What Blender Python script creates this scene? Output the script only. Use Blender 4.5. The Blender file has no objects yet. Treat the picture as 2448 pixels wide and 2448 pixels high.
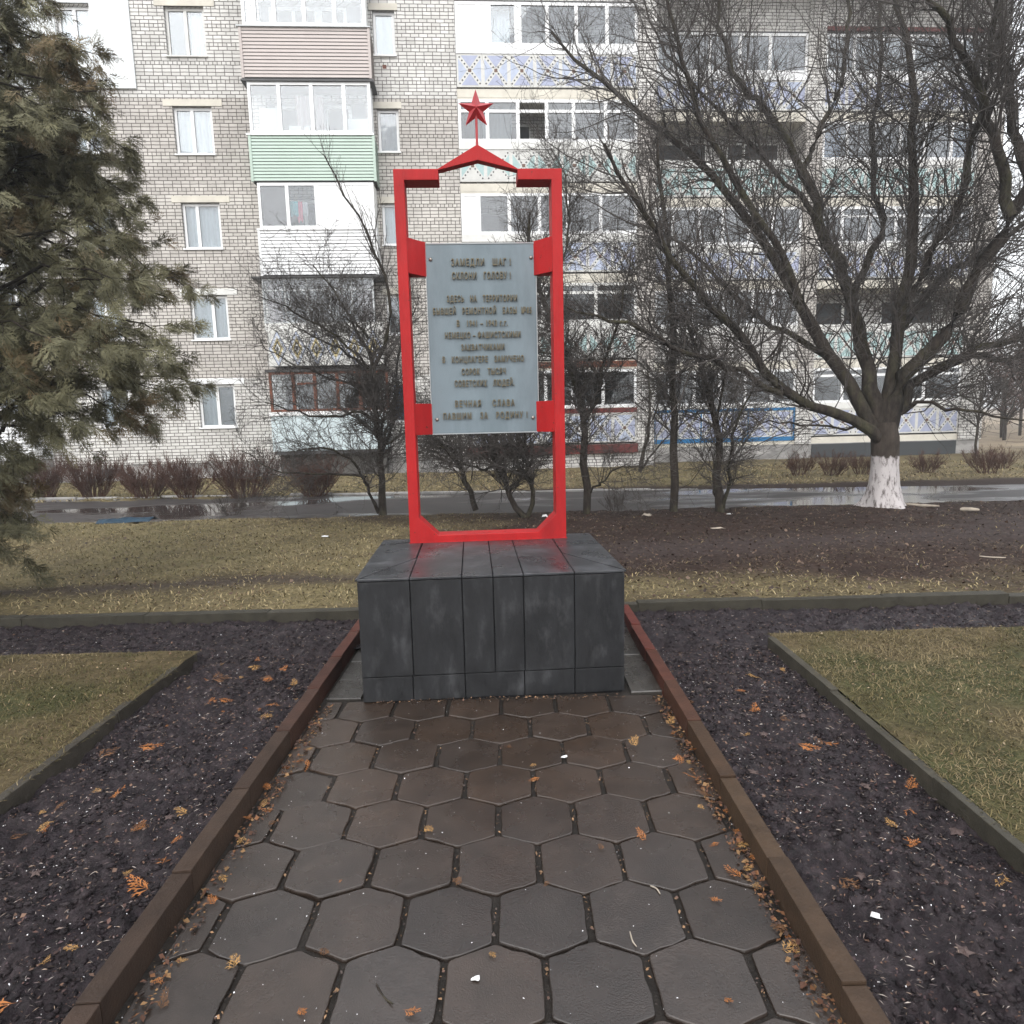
import bpy, bmesh, math, random
import numpy as np
from mathutils import Matrix, Vector
random.seed(7); RNG = np.random.default_rng(7)
R_ = math.radians
SC = bpy.context.scene
COL = SC.collection

# ------------------------------------------------------------------ camera, sky, sun, exposure
cam_d = bpy.data.cameras.new('camera'); cam = bpy.data.objects.new('camera', cam_d); COL.objects.link(cam)
cam_d.sensor_width = 36.0; cam_d.lens = 23.385; cam_d.clip_start = 0.05; cam_d.clip_end = 2000
cam.matrix_world = (Matrix.Translation((0, 0, 1.6)) @ Matrix.Rotation(R_(90 - 8.19), 4, 'X') @ Matrix.Rotation(R_(-1.38), 4, 'Z'))
SC.camera = cam
SUN_EL, SUN_AZ = 44.0, 196.0            # behind the camera, a little to the left (azimuth clockwise from +Y)
w = bpy.data.worlds.new('World'); SC.world = w; w.use_nodes = True
wn, wl = w.node_tree.nodes, w.node_tree.links
bg = wn['Background']; sky = wn.new('ShaderNodeTexSky'); sky.sky_type = 'NISHITA'; sky.sun_disc = False
sky.sun_elevation = R_(SUN_EL); sky.sun_rotation = R_(SUN_AZ); sky.dust_density = 5.0; sky.air_density = 1.0; sky.ozone_density = 1.0
hs = wn.new('ShaderNodeHueSaturation'); hs.inputs['Saturation'].default_value = 0.5; hs.inputs['Value'].default_value = 1.0
gm = wn.new('ShaderNodeGamma'); gm.inputs['Gamma'].default_value = 0.22      # cloud evens the sky out
wl.new(sky.outputs[0], gm.inputs['Color']); wl.new(gm.outputs[0], hs.inputs['Color']); vs_ = wn.new('ShaderNodeVectorMath'); vs_.operation = 'SCALE'; vs_.inputs['Scale'].default_value = 4.4; wl.new(hs.outputs[0], vs_.inputs[0]); wl.new(vs_.outputs[0], bg.inputs[0]); bg.inputs[1].default_value = 0.15
sd = bpy.data.lights.new('sun', 'SUN'); sun = bpy.data.objects.new('sun', sd); COL.objects.link(sun)
sd.energy = 0.5; sd.angle = R_(50); sd.color = (1.0, 0.98, 0.95)
az = R_(SUN_AZ); el = R_(SUN_EL)
sdir = Vector((math.sin(az) * math.cos(el), math.cos(az) * math.cos(el), math.sin(el)))
sun.rotation_euler = (-sdir).to_track_quat('-Z', 'Y').to_euler()
SC.view_settings.view_transform = 'Standard'; SC.view_settings.look = 'None'
SC.view_settings.exposure = 1.30; SC.view_settings.gamma = 1.0
SC.cycles.max_bounces = 8; SC.cycles.transparent_max_bounces = 12; SC.cycles.caustics_reflective = False; SC.cycles.caustics_refractive = False

# ------------------------------------------------------------------ materials
def mat(name, col, rough=0.7, spec=0.4, var=0.0, vscale=3.0, bump=0.0, bscale=20.0, metal=0.0, attr=None, col2=None, c2scale=2.0, c2lo=0.45, c2hi=0.6, stretch=(1, 1, 1), detail=6.0, rvar=0.0):
    m = bpy.data.materials.new(name); m.use_nodes = True
    n, l = m.node_tree.nodes, m.node_tree.links
    p = n['Principled BSDF']; p.inputs['Roughness'].default_value = rough; p.inputs['Metallic'].default_value = metal
    p.inputs['Specular IOR Level'].default_value = spec
    tc = n.new('ShaderNodeTexCoord'); mp = n.new('ShaderNodeMapping'); mp.inputs['Scale'].default_value = stretch
    l.new(tc.outputs['Object'], mp.inputs['Vector']); vec = mp.outputs['Vector']
    if attr:
        a = n.new('ShaderNodeAttribute'); a.attribute_name = attr; c = a.outputs['Color']
    else:
        rgb = n.new('ShaderNodeRGB'); rgb.outputs[0].default_value = (*col, 1); c = rgb.outputs[0]
    if col2:
        t = n.new('ShaderNodeTexNoise'); t.inputs['Scale'].default_value = c2scale; t.inputs['Detail'].default_value = detail; t.inputs['Roughness'].default_value = 0.62
        l.new(vec, t.inputs['Vector'])
        mr = n.new('ShaderNodeMapRange'); mr.inputs['From Min'].default_value = c2lo; mr.inputs['From Max'].default_value = c2hi
        l.new(t.outputs['Fac'], mr.inputs['Value'])
        mx = n.new('ShaderNodeMix'); mx.data_type = 'RGBA'; l.new(mr.outputs[0], mx.inputs['Factor']); l.new(c, mx.inputs['A']); mx.inputs['B'].default_value = (*col2, 1)
        c = mx.outputs['Result']
    if var:
        t = n.new('ShaderNodeTexNoise'); t.inputs['Scale'].default_value = vscale; t.inputs['Detail'].default_value = detail; t.inputs['Roughness'].default_value = 0.65
        l.new(vec, t.inputs['Vector'])
        mr = n.new('ShaderNodeMapRange'); mr.inputs['From Min'].default_value = 0.3; mr.inputs['From Max'].default_value = 0.7
        mr.inputs['To Min'].default_value = 1 - var; mr.inputs['To Max'].default_value = 1 + var; l.new(t.outputs['Fac'], mr.inputs['Value'])
        mx = n.new('ShaderNodeMix'); mx.data_type = 'RGBA'; mx.blend_type = 'MULTIPLY'; mx.inputs['Factor'].default_value = 1.0
        l.new(c, mx.inputs['A']); l.new(mr.outputs[0], mx.inputs['B']); c = mx.outputs['Result']
    l.new(c, p.inputs['Base Color'])
    if rvar:
        t = n.new('ShaderNodeTexNoise'); t.inputs['Scale'].default_value = 4.0; t.inputs['Detail'].default_value = 5.0; l.new(vec, t.inputs['Vector'])
        mr = n.new('ShaderNodeMapRange'); mr.inputs['From Min'].default_value = 0.3; mr.inputs['From Max'].default_value = 0.7
        mr.inputs['To Min'].default_value = max(0.02, rough - rvar); mr.inputs['To Max'].default_value = rough + rvar
        l.new(t.outputs['Fac'], mr.inputs['Value']); l.new(mr.outputs[0], p.inputs['Roughness'])
    if bump:
        t = n.new('ShaderNodeTexNoise'); t.inputs['Scale'].default_value = bscale; t.inputs['Detail'].default_value = 7.0; t.inputs['Roughness'].default_value = 0.65
        l.new(vec, t.inputs['Vector'])
        b = n.new('ShaderNodeBump'); b.inputs['Strength'].default_value = min(1.0, bump); b.inputs['Distance'].default_value = 0.01 * max(1.0, bump)
        l.new(t.outputs['Fac'], b.inputs['Height']); l.new(b.outputs[0], p.inputs['Normal'])
    return m

def brick_mat(name, c1, c2, mortar, bands=True):
    m = mat(name, c1, 0.85, 0.2)
    n, l = m.node_tree.nodes, m.node_tree.links; p = n['Principled BSDF']
    tc = n.new('ShaderNodeTexCoord'); sx = n.new('ShaderNodeSeparateXYZ'); l.new(tc.outputs['Object'], sx.inputs[0])
    ad = n.new('ShaderNodeMath'); ad.operation = 'ADD'; l.new(sx.outputs['X'], ad.inputs[0]); l.new(sx.outputs['Y'], ad.inputs[1])
    cb = n.new('ShaderNodeCombineXYZ'); l.new(ad.outputs[0], cb.inputs['X']); l.new(sx.outputs['Z'], cb.inputs['Y'])
    # slight wander of the joints
    nz = n.new('ShaderNodeTexNoise'); nz.inputs['Scale'].default_value = 5.0; nz.inputs['Detail'].default_value = 2.0; l.new(tc.outputs['Object'], nz.inputs['Vector'])
    vm = n.new('ShaderNodeVectorMath'); vm.operation = 'MULTIPLY_ADD'; vm.inputs[1].default_value = (0.018, 0.018, 0); l.new(nz.outputs['Color'], vm.inputs[0]); l.new(cb.outputs[0], vm.inputs[2])
    br = n.new('ShaderNodeTexBrick'); br.offset = 0.5; br.offset_frequency = 4; br.squash = 0.5; br.squash_frequency = 5
    l.new(vm.outputs[0], br.inputs['Vector']); br.inputs['Scale'].default_value = 1.0
    br.inputs['Color1'].default_value = (*c1, 1); br.inputs['Color2'].default_value = (*c2, 1); br.inputs['Mortar'].default_value = (*mortar, 1)
    br.inputs['Brick Width'].default_value = 0.26; br.inputs['Row Height'].default_value = 0.102; br.inputs['Mortar Size'].default_value = 0.0112; br.inputs['Mortar Smooth'].default_value = 0.25
    st = n.new('ShaderNodeTexNoise'); st.inputs['Scale'].default_value = 0.55; st.inputs['Detail'].default_value = 8.0; st.inputs['Roughness'].default_value = 0.7; l.new(tc.outputs['Object'], st.inputs['Vector'])
    mr = n.new('ShaderNodeMapRange'); mr.inputs['From Min'].default_value = 0.3; mr.inputs['From Max'].default_value = 0.7; mr.inputs['To Min'].default_value = 0.78; mr.inputs['To Max'].default_value = 1.12; l.new(st.outputs['Fac'], mr.inputs['Value'])
    mx = n.new('ShaderNodeMix'); mx.data_type = 'RGBA'; mx.blend_type = 'MULTIPLY'; mx.inputs['Factor'].default_value = 1.0; l.new(br.outputs['Color'], mx.inputs['A']); l.new(mr.outputs[0], mx.inputs['B'])
    out = mx.outputs['Result']
    if bands:   # storeys laid from different deliveries of brick: whiter and more beige courses
        rp = n.new('ShaderNodeValToRGB'); rp.color_ramp.interpolation = 'CONSTANT'
        dv = n.new('ShaderNodeMath'); dv.operation = 'DIVIDE'; dv.inputs[1].default_value = 16.0; l.new(sx.outputs['Z'], dv.inputs[0]); l.new(dv.outputs[0], rp.inputs['Fac'])
        W_, B_ = (1.06, 1.07, 1.07, 1), (0.86, 0.835, 0.81, 1)
        els = rp.color_ramp.elements; els[0].position = 0; els[0].color = W_; els[1].position = 2.95 / 16; els[1].color = B_
        for z, c in ((4.35, (0.9, 0.88, 0.85, 1)), (5.8, B_), (6.9, (0.92, 0.9, 0.87, 1)), (8.55, B_), (9.5, (0.86, 0.84, 0.81, 1)), (9.75, B_), (11.3, W_)):
            e = els.new(z / 16); e.color = c
        m2 = n.new('ShaderNodeMix'); m2.data_type = 'RGBA'; m2.blend_type = 'MULTIPLY'; m2.inputs['Factor'].default_value = 1.0; l.new(out, m2.inputs['A']); l.new(rp.outputs[0], m2.inputs['B']); out = m2.outputs['Result']
    l.new(out, p.inputs['Base Color'])
    b = n.new('ShaderNodeBump'); b.inputs['Strength'].default_value = 0.6; b.inputs['Distance'].default_value = 0.01; b.invert = True
    l.new(br.outputs['Fac'], b.inputs['Height']); l.new(b.outputs[0], p.inputs['Normal'])
    return m

def glass_mat(name, tint=(0.9, 0.93, 0.95), refl=0.05):
    m = bpy.data.materials.new(name); m.use_nodes = True; n, l = m.node_tree.nodes, m.node_tree.links
    n.remove(n['Principled BSDF']); o = n['Material Output']
    t = n.new('ShaderNodeBsdfTransparent'); t.inputs[0].default_value = (*tint, 1)
    g = n.new('ShaderNodeBsdfGlossy'); g.inputs['Roughness'].default_value = 0.02; g.inputs['Color'].default_value = (0.95, 0.97, 1, 1)
    fr = n.new('ShaderNodeFresnel'); fr.inputs['IOR'].default_value = 1.5
    mr = n.new('ShaderNodeMapRange'); mr.inputs['To Min'].default_value = refl; mr.inputs['To Max'].default_value = 1.0; l.new(fr.outputs[0], mr.inputs['Value'])
    # old panes are never quite flat
    tx = n.new('ShaderNodeTexNoise'); tx.inputs['Scale'].default_value = 1.3; tc = n.new('ShaderNodeTexCoord'); l.new(tc.outputs['Object'], tx.inputs['Vector'])
    b = n.new('ShaderNodeBump'); b.inputs['Strength'].default_value = 0.06; b.inputs['Distance'].default_value = 0.05; l.new(tx.outputs['Fac'], b.inputs['Height']); l.new(b.outputs[0], g.inputs['Normal'])
    mx = n.new('ShaderNodeMixShader'); l.new(mr.outputs[0], mx.inputs[0]); l.new(t.outputs[0], mx.inputs[1]); l.new(g.outputs[0], mx.inputs[2]); l.new(mx.outputs[0], o.inputs['Surface'])
    return m

BRICK = brick_mat('silicate_brick', (0.66, 0.645, 0.625), (0.53, 0.515, 0.495), (0.105, 0.096, 0.09))
BRICKW = brick_mat('white_brick', (0.66, 0.645, 0.63), (0.56, 0.55, 0.53), (0.10, 0.092, 0.088), bands=False)
WHITE = mat('white_plastic', (0.78, 0.79, 0.8), 0.35, 0.5, 0.04, 2.0)
WHITEOLD = mat('old_white_paint', (0.66, 0.66, 0.64), 0.55, 0.3, 0.12, 3.0)
CREAM = mat('cream_plaster', (0.60, 0.57, 0.50), 0.85, 0.2, 0.14, 1.6, 0.2, 12)
CONC = mat('concrete', (0.34, 0.33, 0.32), 0.85, 0.2, 0.25, 1.2, 0.4, 14, col2=(0.20, 0.195, 0.19), c2scale=0.9, stretch=(1, 1, 2.2))
CLAD = mat('white_cladding', (0.74, 0.77, 0.78), 0.7, 0.3, 0.05, 0.8)
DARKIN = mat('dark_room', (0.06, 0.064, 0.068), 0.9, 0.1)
GREYIN = mat('balcony_inside', (0.20, 0.21, 0.225), 0.85, 0.2, 0.1, 1.0)
CURT = mat('net_curtain', (0.54, 0.61, 0.64), 0.9, 0.1, 0.12, 1.5, stretch=(5, 1, 0.4))
CURTP = mat('pinkish_curtain', (0.38, 0.32, 0.31), 0.9, 0.1, 0.12, 1.5, stretch=(5, 1, 0.4))
CURTD = mat('grey_blind', (0.16, 0.18, 0.19), 0.85, 0.2, 0.2, 1.5, stretch=(5, 1, 0.4))
CURTB = mat('blue_curtain', (0.10, 0.25, 0.48), 0.9, 0.1, 0.2, 1.5, stretch=(5, 1, 0.4))
GLASS = glass_mat('window_glass')
GLASSD = glass_mat('dark_window_glass', (0.70, 0.72, 0.73), 0.075)
PINKS = mat('beige_pink_siding', (0.46, 0.41, 0.39), 0.55, 0.4, 0.05, 2.0)
GREENS = mat('mint_siding', (0.42, 0.52, 0.455), 0.55, 0.4, 0.05, 2.0)
WHITES = mat('white_siding', (0.72, 0.73, 0.74), 0.5, 0.4, 0.05, 2.0)
PALEB = mat('pale_blue_panel', (0.52, 0.60, 0.63), 0.6, 0.3, 0.16, 2.5)
BROWNW = mat('brown_wood', (0.16, 0.055, 0.03), 0.6, 0.3, 0.25, 5.0)
MAROON = mat('maroon_paint', (0.12, 0.025, 0.022), 0.55, 0.4, 0.2, 3.0)
BLUEP = mat('blue_paint', (0.02, 0.16, 0.36), 0.5, 0.4, 0.15, 3.0)
DARKM = mat('dark_metal', (0.05, 0.05, 0.052), 0.5, 0.4, 0.2, 5)
ALU = mat('aluminium_frame', (0.42, 0.44, 0.45), 0.4, 0.5, 0.08, 4, metal=0.3)
LAV = mat('lavender_tile', (0.34, 0.37, 0.50), 0.5, 0.4, 0.12, 6.0)
TURQ = mat('turquoise_tile', (0.34, 0.47, 0.47), 0.5, 0.4, 0.12, 6.0)
PALEL = mat('pale_blue_tile', (0.40, 0.45, 0.57), 0.5, 0.4, 0.12, 6.0)
BEIGET = mat('beige_tile', (0.46, 0.42, 0.34), 0.55, 0.4, 0.12, 6.0)
YELT = mat('ochre_tile', (0.44, 0.36, 0.16), 0.55, 0.4, 0.12, 6.0)
TWHITE = mat('white_tile', (0.56, 0.56, 0.54), 0.5, 0.4, 0.08, 6.0)
TBLACK = mat('black_tile', (0.03, 0.03, 0.035), 0.5, 0.4)
TBROWN = mat('brown_tile', (0.13, 0.07, 0.05), 0.5, 0.4)
RED = mat('red_enamel', (0.355, 0.0095, 0.011), 0.55, 0.24, 0.16, 6.0, 0.35, 55, col2=(0.21, 0.008, 0.010), c2scale=3.4, c2lo=0.48, c2hi=0.72, stretch=(1, 1, 0.3))
def specks(m, col, scale, thr):
    n, l = m.node_tree.nodes, m.node_tree.links; pr = n['Principled BSDF']; old = pr.inputs['Base Color'].links[0].from_socket; tc = n.new('ShaderNodeTexCoord')
    t = n.new('ShaderNodeTexNoise'); t.inputs['Scale'].default_value = scale; t.inputs['Detail'].default_value = 3.0; l.new(tc.outputs['Object'], t.inputs['Vector'])
    mr = n.new('ShaderNodeMapRange'); mr.inputs['From Min'].default_value = thr; mr.inputs['From Max'].default_value = thr + 0.03; l.new(t.outputs['Fac'], mr.inputs['Value'])
    mx = n.new('ShaderNodeMix'); mx.data_type = 'RGBA'; l.new(mr.outputs[0], mx.inputs['Factor']); l.new(old, mx.inputs['A']); mx.inputs['B'].default_value = (*col, 1); l.new(mx.outputs['Result'], pr.inputs['Base Color'])
specks(RED, (0.10, 0.022, 0.014), 34.0, 0.69)
REDST = mat('red_star_paint', (0.32, 0.012, 0.018), 0.40, 0.5, 0.08, 8.0, 0.15, 40)
PLAQ = mat('blue_grey_plaque', (0.1519, 0.1953, 0.2232), 0.5, 0.5, 0.06, 5.0, 0.12, 30, col2=(0.1240, 0.1624, 0.1860), c2scale=4.0, stretch=(1, 1, 0.35))
PEDGE = mat('plaque_edge', (0.3150, 0.3360, 0.3500), 0.4, 0.5, 0.1, 5)
LETT = mat('brass_letter', (0.135, 0.118, 0.076), 0.5, 0.35, 0.2, 25)
LETS = mat('letter_side_shade', (0.014, 0.012, 0.010), 0.6, 0.3)  # shade on the letter sides, put into their colour
STEEL = mat('bolt_steel', (0.2880, 0.2560, 0.2320), 0.3, 0.5, metal=0.8)
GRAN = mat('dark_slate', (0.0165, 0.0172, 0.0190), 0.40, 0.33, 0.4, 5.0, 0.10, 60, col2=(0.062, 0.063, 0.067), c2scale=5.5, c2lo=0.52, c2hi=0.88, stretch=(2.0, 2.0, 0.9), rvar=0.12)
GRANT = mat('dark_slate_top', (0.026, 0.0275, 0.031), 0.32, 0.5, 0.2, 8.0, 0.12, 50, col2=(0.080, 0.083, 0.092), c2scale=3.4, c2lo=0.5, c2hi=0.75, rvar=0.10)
MORT = mat('dark_joint', (0.012, 0.012, 0.014), 0.7, 0.2)
BARK = mat('dark_bark', (0.036, 0.029, 0.024), 0.9, 0.2, 0.6, 14.0, 2.2, 34, col2=(0.056, 0.053, 0.030), c2scale=2.2, c2lo=0.48, c2hi=0.68, stretch=(1, 1, 0.45))
TWIG = mat('twig_bark', (0.062, 0.054, 0.049), 0.75, 0.3, 0.35, 2.0)
TWIGR = mat('reddish_twig', (0.092, 0.050, 0.038), 0.8, 0.2, 0.35, 3.0)
TWIGG = mat('grey_twig', (0.0638, 0.0525, 0.0450), 0.75, 0.3, 0.35, 2.0)
THUJA = mat('thuja_green', (0.05, 0.055, 0.025), 0.7, 0.3, attr='tint')
BROWNSP = mat('brown_thuja', (0.125, 0.062, 0.030), 0.75, 0.2, 0.35, 18.0)
ORANGE = mat('dead_thuja', (0.30, 0.115, 0.036), 0.75, 0.2, 0.35, 18.0)
TAN = mat('dry_thuja', (0.3150, 0.1800, 0.0675), 0.75, 0.2, 0.3, 18.0)
SOIL = mat('wet_soil', (0.0145, 0.0102, 0.0125), 0.52, 0.22, 0.65, 34.0, 1.0, 120, col2=(0.030, 0.0225, 0.0245), c2scale=11.0, rvar=0.2)
GROUND = mat('ground', (0.1, 0.08, 0.06), 0.8, 0.10, 0.4, 22.0, 0.9, 45, attr='tint')
BLADE = mat('grass_blade', (0.1, 0.1, 0.05), 0.7, 0.10, attr='tint')
CHIP = mat('litter_chip', (0.2, 0.1, 0.1), 0.7, 0.25, attr='tint')
KERB = mat('kerb', (0.1, 0.1, 0.1), 0.58, 0.22, 0.28, 11.0, 0.45, 90, attr='tint')
PAVE = mat('paver', (0.08, 0.075, 0.07), 0.27, 0.66, 0.32, 7.0, 0.22, 150, attr='tint', rvar=0.14)
JOINT = mat('joint_dirt', (0.016, 0.0125, 0.010), 0.7, 0.3, 0.5, 60.0, 0.8, 120)
PAPER = mat('white_paper', (0.6800, 0.6800, 0.6800), 0.7, 0.2)
WOODL = mat('pale_wood', (0.3150, 0.2730, 0.2240), 0.75, 0.2, 0.3, 12)
LEAF = mat('dead_leaf', (0.0735, 0.0504, 0.0462), 0.6, 0.3, 0.3, 20)
BLUER = mat('blue_plastic', (0.006, 0.030, 0.055), 0.45, 0.25, 0.5, 14)
CLTQ = mat('turquoise_cloth', (0.06, 0.36, 0.40), 0.9, 0.1); CLPK = mat('pink_cloth', (0.62, 0.08, 0.16), 0.9, 0.1); CLWH = mat('white_cloth', (0.6, 0.58, 0.6), 0.9, 0.1)

# ------------------------------------------------------------------ helpers
def tag(o, label=None, cat=None, group=None, kind=None):
    if label: o['label'] = label
    if cat: o['category'] = cat
    if group: o['group'] = group
    if kind: o['kind'] = kind
    return o
def empty(name, loc=(0, 0, 0), rz=0.0, parent=None):
    o = bpy.data.objects.new(name, None); COL.objects.link(o); o.location = loc; o.rotation_euler = (0, 0, rz); o.empty_display_size = 0.2
    if parent: o.parent = parent
    return o
def link(name, me, mats, parent=None, smooth=False, bevel=0.0):
    o = bpy.data.objects.new(name, me); COL.objects.link(o)
    for m in (mats if isinstance(mats, (list, tuple)) else [mats]): me.materials.append(m)
    if parent: o.parent = parent
    if smooth: me.shade_smooth()
    if bevel:
        b = o.modifiers.new('bevel', 'BEVEL'); b.width = bevel; b.segments = 2; b.limit_method = 'ANGLE'
    return o
class MB:
    def __init__(s): s.v = []; s.f = []; s.m = []
    def add(s, vs, fs, mi=0):
        b = len(s.v); s.v += [tuple(v) for v in vs]; s.f += [tuple(i + b for i in f) for f in fs]; s.m += [mi] * len(fs)
    def box(s, x0, x1, y0, y1, z0, z1, mi=0):
        s.add([(x0, y0, z0), (x1, y0, z0), (x1, y1, z0), (x0, y1, z0), (x0, y0, z1), (x1, y0, z1), (x1, y1, z1), (x0, y1, z1)],
              [(0, 3, 2, 1), (4, 5, 6, 7), (0, 1, 5, 4), (1, 2, 6, 5), (2, 3, 7, 6), (3, 0, 4, 7)], mi)
    def prism_xz(s, poly, y0, y1, mi=0):      # polygon (x,z) counter-clockwise seen from -y
        n = len(poly); vs = [(x, y0, z) for x, z in poly] + [(x, y1, z) for x, z in poly]
        fs = [tuple(range(n)), tuple(range(2 * n - 1, n - 1, -1))] + [(i, i + n, (i + 1) % n + n, (i + 1) % n) for i in range(n)]
        s.add(vs, fs, mi)
    def prism_xy(s, poly, z0, z1, mi=0):      # polygon (x,y) counter-clockwise from above
        n = len(poly); vs = [(x, y, z0) for x, y in poly] + [(x, y, z1) for x, y in poly]
        fs = [tuple(range(n - 1, -1, -1)), tuple(range(n, 2 * n))] + [(i, (i + 1) % n, (i + 1) % n + n, i + n) for i in range(n)]
        s.add(vs, fs, mi)
    def build(s, name, mats, parent=None, smooth=False, bevel=0.0):
        me = bpy.data.meshes.new(name); me.from_pydata(s.v, [], s.f); me.polygons.foreach_set('material_index', s.m); me.update()
        return link(name, me, mats, parent, smooth, bevel)
def np_mesh(name, V, Fs, tint=None, fmat=None):
    """V (n,3); Fs list of (m,k) index arrays; tint (n,3) point colour"""
    me = bpy.data.meshes.new(name); V = np.ascontiguousarray(V, dtype=np.float32)
    me.vertices.add(len(V)); me.vertices.foreach_set('co', V.ravel())
    Fs = [np.asarray(f, dtype=np.int32) for f in Fs if len(f)]
    loops = np.concatenate([f.ravel() for f in Fs]); tot = np.concatenate([np.full(len(f), f.shape[1], np.int32) for f in Fs])
    st = np.concatenate([[0], np.cumsum(tot)[:-1]]).astype(np.int32)
    me.loops.add(len(loops)); me.loops.foreach_set('vertex_index', loops.astype(np.int32))
    me.polygons.add(len(tot)); me.polygons.foreach_set('loop_start', st); me.polygons.foreach_set('loop_total', tot)
    if fmat is not None: me.polygons.foreach_set('material_index', np.asarray(fmat, np.int32))
    me.update(calc_edges=True); me.validate()
    if tint is not None:
        a = me.color_attributes.new('tint', 'FLOAT_COLOR', 'POINT'); c = np.ones((len(V), 4), np.float32); c[:, :3] = tint; a.data.foreach_set('color', c.ravel())
    return me
def _h(ix, iy, seed):
    n = (ix.astype(np.int64) * 374761393 + iy.astype(np.int64) * 668265263 + seed * 974634777) & 0x7fffffff
    n = ((n ^ (n >> 13)) * 1274126177) & 0x7fffffff
    return ((n ^ (n >> 16)) & 0xffff) / 65535.0
def vnoise(x, y, seed=0):
    ix, iy = np.floor(x), np.floor(y); fx, fy = x - ix, y - iy; fx = fx * fx * (3 - 2 * fx); fy = fy * fy * (3 - 2 * fy)
    a, b, c, d = _h(ix, iy, seed), _h(ix + 1, iy, seed), _h(ix, iy + 1, seed), _h(ix + 1, iy + 1, seed)
    return (a * (1 - fx) + b * fx) * (1 - fy) + (c * (1 - fx) + d * fx) * fy
def fbm(x, y, seed=0, oct=4):
    x = np.asarray(x, float); y = np.asarray(y, float); t = np.zeros_like(x); a = 0.5; s = 0
    for i in range(oct): t += a * vnoise(x, y, seed + i * 17); s += a; a *= 0.5; x = x * 2.03 + 5.1; y = y * 2.03 + 1.7
    return t / s
def grid(xs, ys, zf, name, mats, tintf=None):
    X, Y = np.meshgrid(xs, ys); Z = zf(X, Y); V = np.stack([X, Y, Z], -1).reshape(-1, 3); nx, ny = len(xs), len(ys)
    i = (np.arange(ny - 1)[:, None] * nx + np.arange(nx - 1)[None, :]).ravel()
    F = np.stack([i, i + 1, i + nx + 1, i + nx], -1)
    me = np_mesh(name, V, [F], tintf(X, Y).reshape(-1, 3) if tintf else None)
    return link(name, me, mats, smooth=True)
def sstep(a, b, x):
    t = np.clip((x - a) / (b - a), 0, 1); return t * t * (3 - 2 * t)
# ---- tubes, many at a time
def tubes(P, Rd, n=3):
    """P (M,K,3), Rd (M,K) -> V, quads, tip tris"""
    P = np.asarray(P, float); M, K, _ = P.shape
    T = np.gradient(P, axis=1); T /= np.linalg.norm(T, axis=-1, keepdims=True) + 1e-9
    ref = np.where(np.abs(T[..., 2:3]) > 0.9, np.array([1.0, 0, 0]), np.array([0, 0, 1.0]))
    U = np.cross(T, ref); U /= np.linalg.norm(U, axis=-1, keepdims=True) + 1e-9; W = np.cross(T, U)
    a = np.arange(n) * 2 * np.pi / n
    V = P[:, :, None, :] + Rd[:, :, None, None] * (np.cos(a)[:, None] * U[:, :, None, :] + np.sin(a)[:, None] * W[:, :, None, :])
    base = (np.arange(M)[:, None, None] * K + np.arange(K - 1)[None, :, None]) * n; j = np.arange(n)[None, None, :]; j2 = (j + 1) % n
    F = np.stack([base + j, base + j2, base + n + j2, base + n + j], -1).reshape(-1, 4)
    return V.reshape(-1, 3), F
class TubeBag:
    def __init__(s): s.V = []; s.F = []; s.n = 0
    def add(s, P, Rd, n=3):
        V, F = tubes(P, Rd, n); s.V.append(V); s.F.append(F + s.n); s.n += len(V)
    def build(s, name, m, parent=None):
        me = np_mesh(name, np.concatenate(s.V), [np.concatenate(s.F)]); return link(name, me, m, parent, smooth=True)
def resample(pts, K):
    p = np.asarray(pts, float); d = np.concatenate([[0], np.cumsum(np.linalg.norm(np.diff(p, axis=0), axis=1))]); t = np.linspace(0, d[-1], K)
    q = np.stack([np.interp(t, d, p[:, i]) for i in range(3)], -1)
    for _ in range(2): q[1:-1] = 0.25 * q[:-2] + 0.5 * q[1:-1] + 0.25 * q[2:]
    return q
def nrm(v): return v / (np.linalg.norm(v, axis=-1, keepdims=True) + 1e-9)
def grow(P, Rd, count, trange, ang, lens, rr, K=5, up=0.2, wob=0.25, rng=RNG, rmin=0.0016, taper=0.35):
    """children for many parents at once"""
    M, Kp, _ = P.shape; L = np.linalg.norm(np.diff(P, axis=1), axis=-1).sum(1); pr = L * Rd.mean(1) ** 0.5; pr = pr / pr.sum()
    idx = rng.choice(M, count, p=pr); t = rng.uniform(trange[0], trange[1], count) * (Kp - 1); i0 = np.clip(t.astype(int), 0, Kp - 2); f = (t - i0)[:, None]
    A, B = P[idx, i0], P[idx, i0 + 1]; pos = A * (1 - f) + B * f; T = nrm(B - A); r = Rd[idx, i0] * (1 - f[:, 0]) + Rd[idx, i0 + 1] * f[:, 0]
    rv = nrm(rng.normal(size=(count, 3))); side = nrm(np.cross(T, rv)); a = np.radians(rng.uniform(ang[0], ang[1], count))[:, None]
    D = nrm(np.cos(a) * T + np.sin(a) * side + np.array([0, 0, up]))
    ln = rng.uniform(lens[0], lens[1], count) * (0.6 + 0.4 * (1 - t / (Kp - 1))) ; step = (ln / (K - 1))[:, None]
    Q = np.zeros((count, K, 3)); Q[:, 0] = pos; d = D
    for k in range(1, K):
        d = nrm(d + rng.normal(scale=wob, size=(count, 3)) + np.array([0, 0, up * 0.35])); Q[:, k] = Q[:, k - 1] + d * step
    r0 = np.maximum(np.minimum(r * rr, r * 0.9), rmin)
    Rc = r0[:, None] * np.linspace(1, taper, K)[None, :]
    return Q, np.maximum(Rc, rmin * 0.7)
def copy_tree(o, parent=None):
    c = o.copy(); COL.objects.link(c); c.parent = parent
    for ch in list(o.children): copy_tree(ch, c)
    return c
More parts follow.
